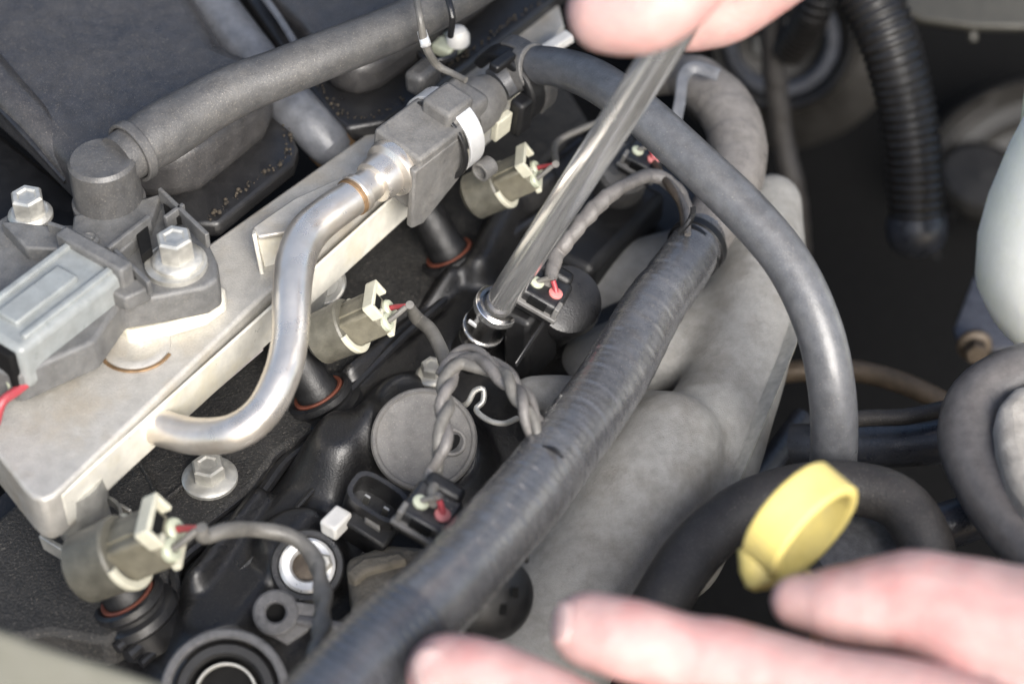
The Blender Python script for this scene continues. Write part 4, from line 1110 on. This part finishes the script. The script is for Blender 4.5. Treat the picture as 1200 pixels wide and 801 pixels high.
hose('loop_hose', 'matt brown-black hose looping behind the yellow ring', [(738, 770, 1.0, 34), (775, 705, 1.6, 34), (815, 645, 2.0, 34), (870, 598, 2.3, 33), (935, 576, 2.5, 33), (1000, 572, 2.6, 32), (1052, 588, 2.6, 32), (1082, 630, 2.3, 33), (1092, 690, 1.6, 34), (1090, 760, 0.5, 34)], 'dark_hose', 32)
# grey cap below the loop
m = MB(); m.lathe(H(1010, 660, 0.5), UP, [(0, -1.5), (1.5, -1.5), (1.55, 0.4), (1.4, 0.8), (1.0, 0.95), (0, 1.0)], 40)
tag(m.build('filler_cap', 'lug_grey'), 'dark grey smooth cap inside the loop of the brown-black hose', 'cap')

# dipstick
dk = thing('dipstick', 'yellow plastic dipstick ring handle standing above the hand', 'dipstick', H(955, 720, 2))
dax = lat(0.68, 0.61, 0.46)
dcn = V(938, 612, 47.5)
dr = 66 * 47.5 / FOC
MB().ring(dcn, dax, dr, 0.26, 1.0, 56).build('ring_handle', 'yellow_plastic', dk)
lgp = V(893, 668, 47.6)
MB().lathe(lgp, lat(0.25, 0.95, 0.1), [(0, -0.7), (0.42, -0.6), (0.52, -0.1), (0.46, 0.28), (0.3, 0.42), (0, 0.46)], 24).build('handle_lug', 'yellow_plastic', dk)
MB().tube([V(946, 676, 48.5), V(950, 696, 49), V(958, 760, 51), V(970, 860, 56)], 0.18, 12, 0.4).build('stem', 'rust_steel', dk)
MB().tube([V(948, 672, 48.4), V(936, 690, 48.8), V(918, 700, 48.9)], 0.13, 10, 0.2).build('stem_tab', 'yellow_plastic', dk)

# ================================================================ FOREGROUND BODYWORK
bw = [V(-60, 702, 41), V(0, 734, 41), V(60, 756, 41), V(130, 777, 41), V(215, 806, 41), V(300, 840, 41), V(300, 990, 40), V(-60, 990, 40)]
m = MB(); m.prism(bw, lat(0.1, -0.55, 0.8), 1.2)
tag(m.build('body_panel', 'paint_olive', bevel=0.22, seg=4), 'pale olive painted body panel edge across the bottom left corner', 'body panel')

# ================================================================ HANDS (one fused surface each)
def finger(pts):
    P = [V(x, y, d) for x, y, d, r in pts]
    return P, [pxl(p, q_[3]) for p, q_ in zip(P, pts)]
def hand(label, fingers, palm, nails, at):
    t = thing('hand', label, 'hand', at)
    chains = [finger(f) for f in fingers] + [finger(f) for f in palm]
    hnd = blob('hand_skin', 'skin', chains, t, voxel=0.10, smooth=8)
    for c, nrm, along, w, l in nails:
        nrm = nrm.normalized()
        along = (along - nrm * along.dot(nrm)).normalized()
        side = nrm.cross(along)
        vs, fs = [], []
        NU, NV = 10, 12
        for i in range(NU + 1):
            for j in range(NV + 1):
                u, v = i / NU * 2 - 1, j / NV * 2 - 1
                ww_ = w * math.sqrt(max(0.0, 1 - max(0, abs(v) - 0.35) ** 2 * 1.9))
                vs.append(c + side * (u * ww_) + along * (v * l) - nrm * (0.22 * w * u * u + 0.10 * l * v * v))
        for i in range(NU):
            for j in range(NV):
                a = i * (NV + 1) + j
                fs.append((a, a + 1, a + NV + 2, a + NV + 1))
        o = MB().add(vs, fs).build('nail', 'nail', t, angle=180)
        s = o.modifiers.new("thick", 'SOLIDIFY'); s.thickness = 0.03 * CM; s.offset = 0
    return t
# lower hand, reaching in from the right
f1 = [(524, 790, 45.0, 50), (575, 800, 44.6, 50), (650, 838, 44.2, 54), (760, 895, 43.6, 56), (900, 955, 43, 60), (1080, 1010, 42.5, 66), (1260, 1050, 42.5, 76)]
f2 = [(690, 737, 45.0, 46), (740, 750, 44.6, 50), (800, 766, 44.4, 48), (850, 778, 44.2, 54), (950, 808, 43.6, 56), (1080, 840, 43, 66), (1200, 880, 42.5, 64), (1340, 940, 42.5, 76)]
f3 = [(934, 704, 45.6, 33), (985, 708, 45.2, 47), (1030, 706, 45.0, 55), (1075, 706, 44.8, 64), (1150, 732, 44.4, 78), (1250, 760, 43.8, 86), (1400, 830, 43, 74)]
f4 = [(1130, 640, 48.5, 30), (1190, 650, 48, 38), (1270, 668, 47, 42), (1360, 710, 45.5, 50), (1450, 770, 44, 66)]
f4 = [(1225, 700, 48.5, 30), (1260, 700, 48, 36), (1310, 705, 47, 42), (1390, 730, 45.5, 50), (1470, 790, 44, 66)]
f5 = [(760, 1060, 46, 44), (840, 1100, 45.5, 54), (960, 1140, 45, 60), (1120, 1160, 44, 72), (1300, 1150, 43.5, 95)]
palm = [[(1260, 1050, 43, 95), (1420, 1100, 43, 115), (1620, 1180, 43, 110)], [(1340, 940, 43, 90), (1480, 1030, 43, 110), (1640, 1150, 43, 105)], [(1400, 840, 43.5, 85), (1520, 980, 43.5, 105), (1660, 1130, 43.5, 105)], [(1470, 800, 44, 75), (1580, 950, 44, 100), (1680, 1110, 44, 100)], [(1300, 1150, 43.5, 95), (1480, 1170, 43.5, 110), (1650, 1190, 43.5, 100)], [(1640, 1150, 43.5, 125), (1800, 1260, 43, 120), (2050, 1420, 42, 135)]]
nl = [lat(-0.46, -0.22, 0.86), lat(-0.86, -0.25, 0.45)]
tips = [(V(524, 790, 45.0), pxl(V(524, 790, 45.0), 50)), (V(690, 737, 45.0), pxl(V(690, 737, 45.0), 46))]
nails = [(tips[0][0] + nl[0] * (tips[0][1] * 0.95), nl[0], lat(-0.35, -0.85, -0.1), 0.40, 0.52),
         (tips[1][0] + nl[1] * (tips[1][1] * 0.94), nl[1], lat(-0.25, -0.9, -0.2), 0.38, 0.48)]
hand('pale hand reaching in from the bottom right with fingers spread over the harness', [f1, f2, f3, f4, f5], palm, nails, V(1100, 850, 43))
# upper hand pinching the bar
g1 = [(712, 14, 46.0, 50), (745, 12, 45.8, 55), (776, -6, 45.6, 58), (840, -70, 45.5, 60), (980, -130, 45, 62), (1080, -220, 45, 80)]
g2 = [(806, 18, 50.4, 44), (850, 4, 50.0, 48), (905, -38, 49.4, 52), (980, -90, 48, 50), (1090, -170, 47, 60), (1200, -250, 46, 75)]
g3 = [(700, -120, 50, 40), (780, -140, 50, 46), (880, -180, 49, 50), (1020, -230, 47.5, 60), (1180, -300, 46, 75)]
g4 = [(720, -220, 50.5, 38), (800, -240, 50, 44), (920, -270, 49, 48), (1050, -310, 47.5, 58), (1180, -350, 46, 72)]
g5 = [(780, -310, 50.5, 32), (850, -325, 50, 38), (950, -345, 49, 42), (1070, -370, 47.5, 52), (1190, -390, 46, 66)]
palm2 = [[(1080, -220, 45, 85), (1220, -300, 45, 105), (1380, -380, 45, 110)], [(1190, -260, 46, 80), (1300, -330, 45.5, 105), (1420, -400, 45, 105)], [(1180, -350, 46, 85), (1300, -390, 45.5, 105), (1420, -430, 45, 105)], [(1380, -390, 45, 115), (1560, -480, 45, 110), (1800, -600, 45, 125)]]
hand('blurred pale fingertips gripping the chrome bar at the top edge', [g1, g2, g3, g4, g5], palm2, [], V(800, 0, 46))

# ---------------------------------------------------------------- tidy: drop authoring notes
for o in bpy.data.objects:
    if '_o' in o:
        del o['_o']
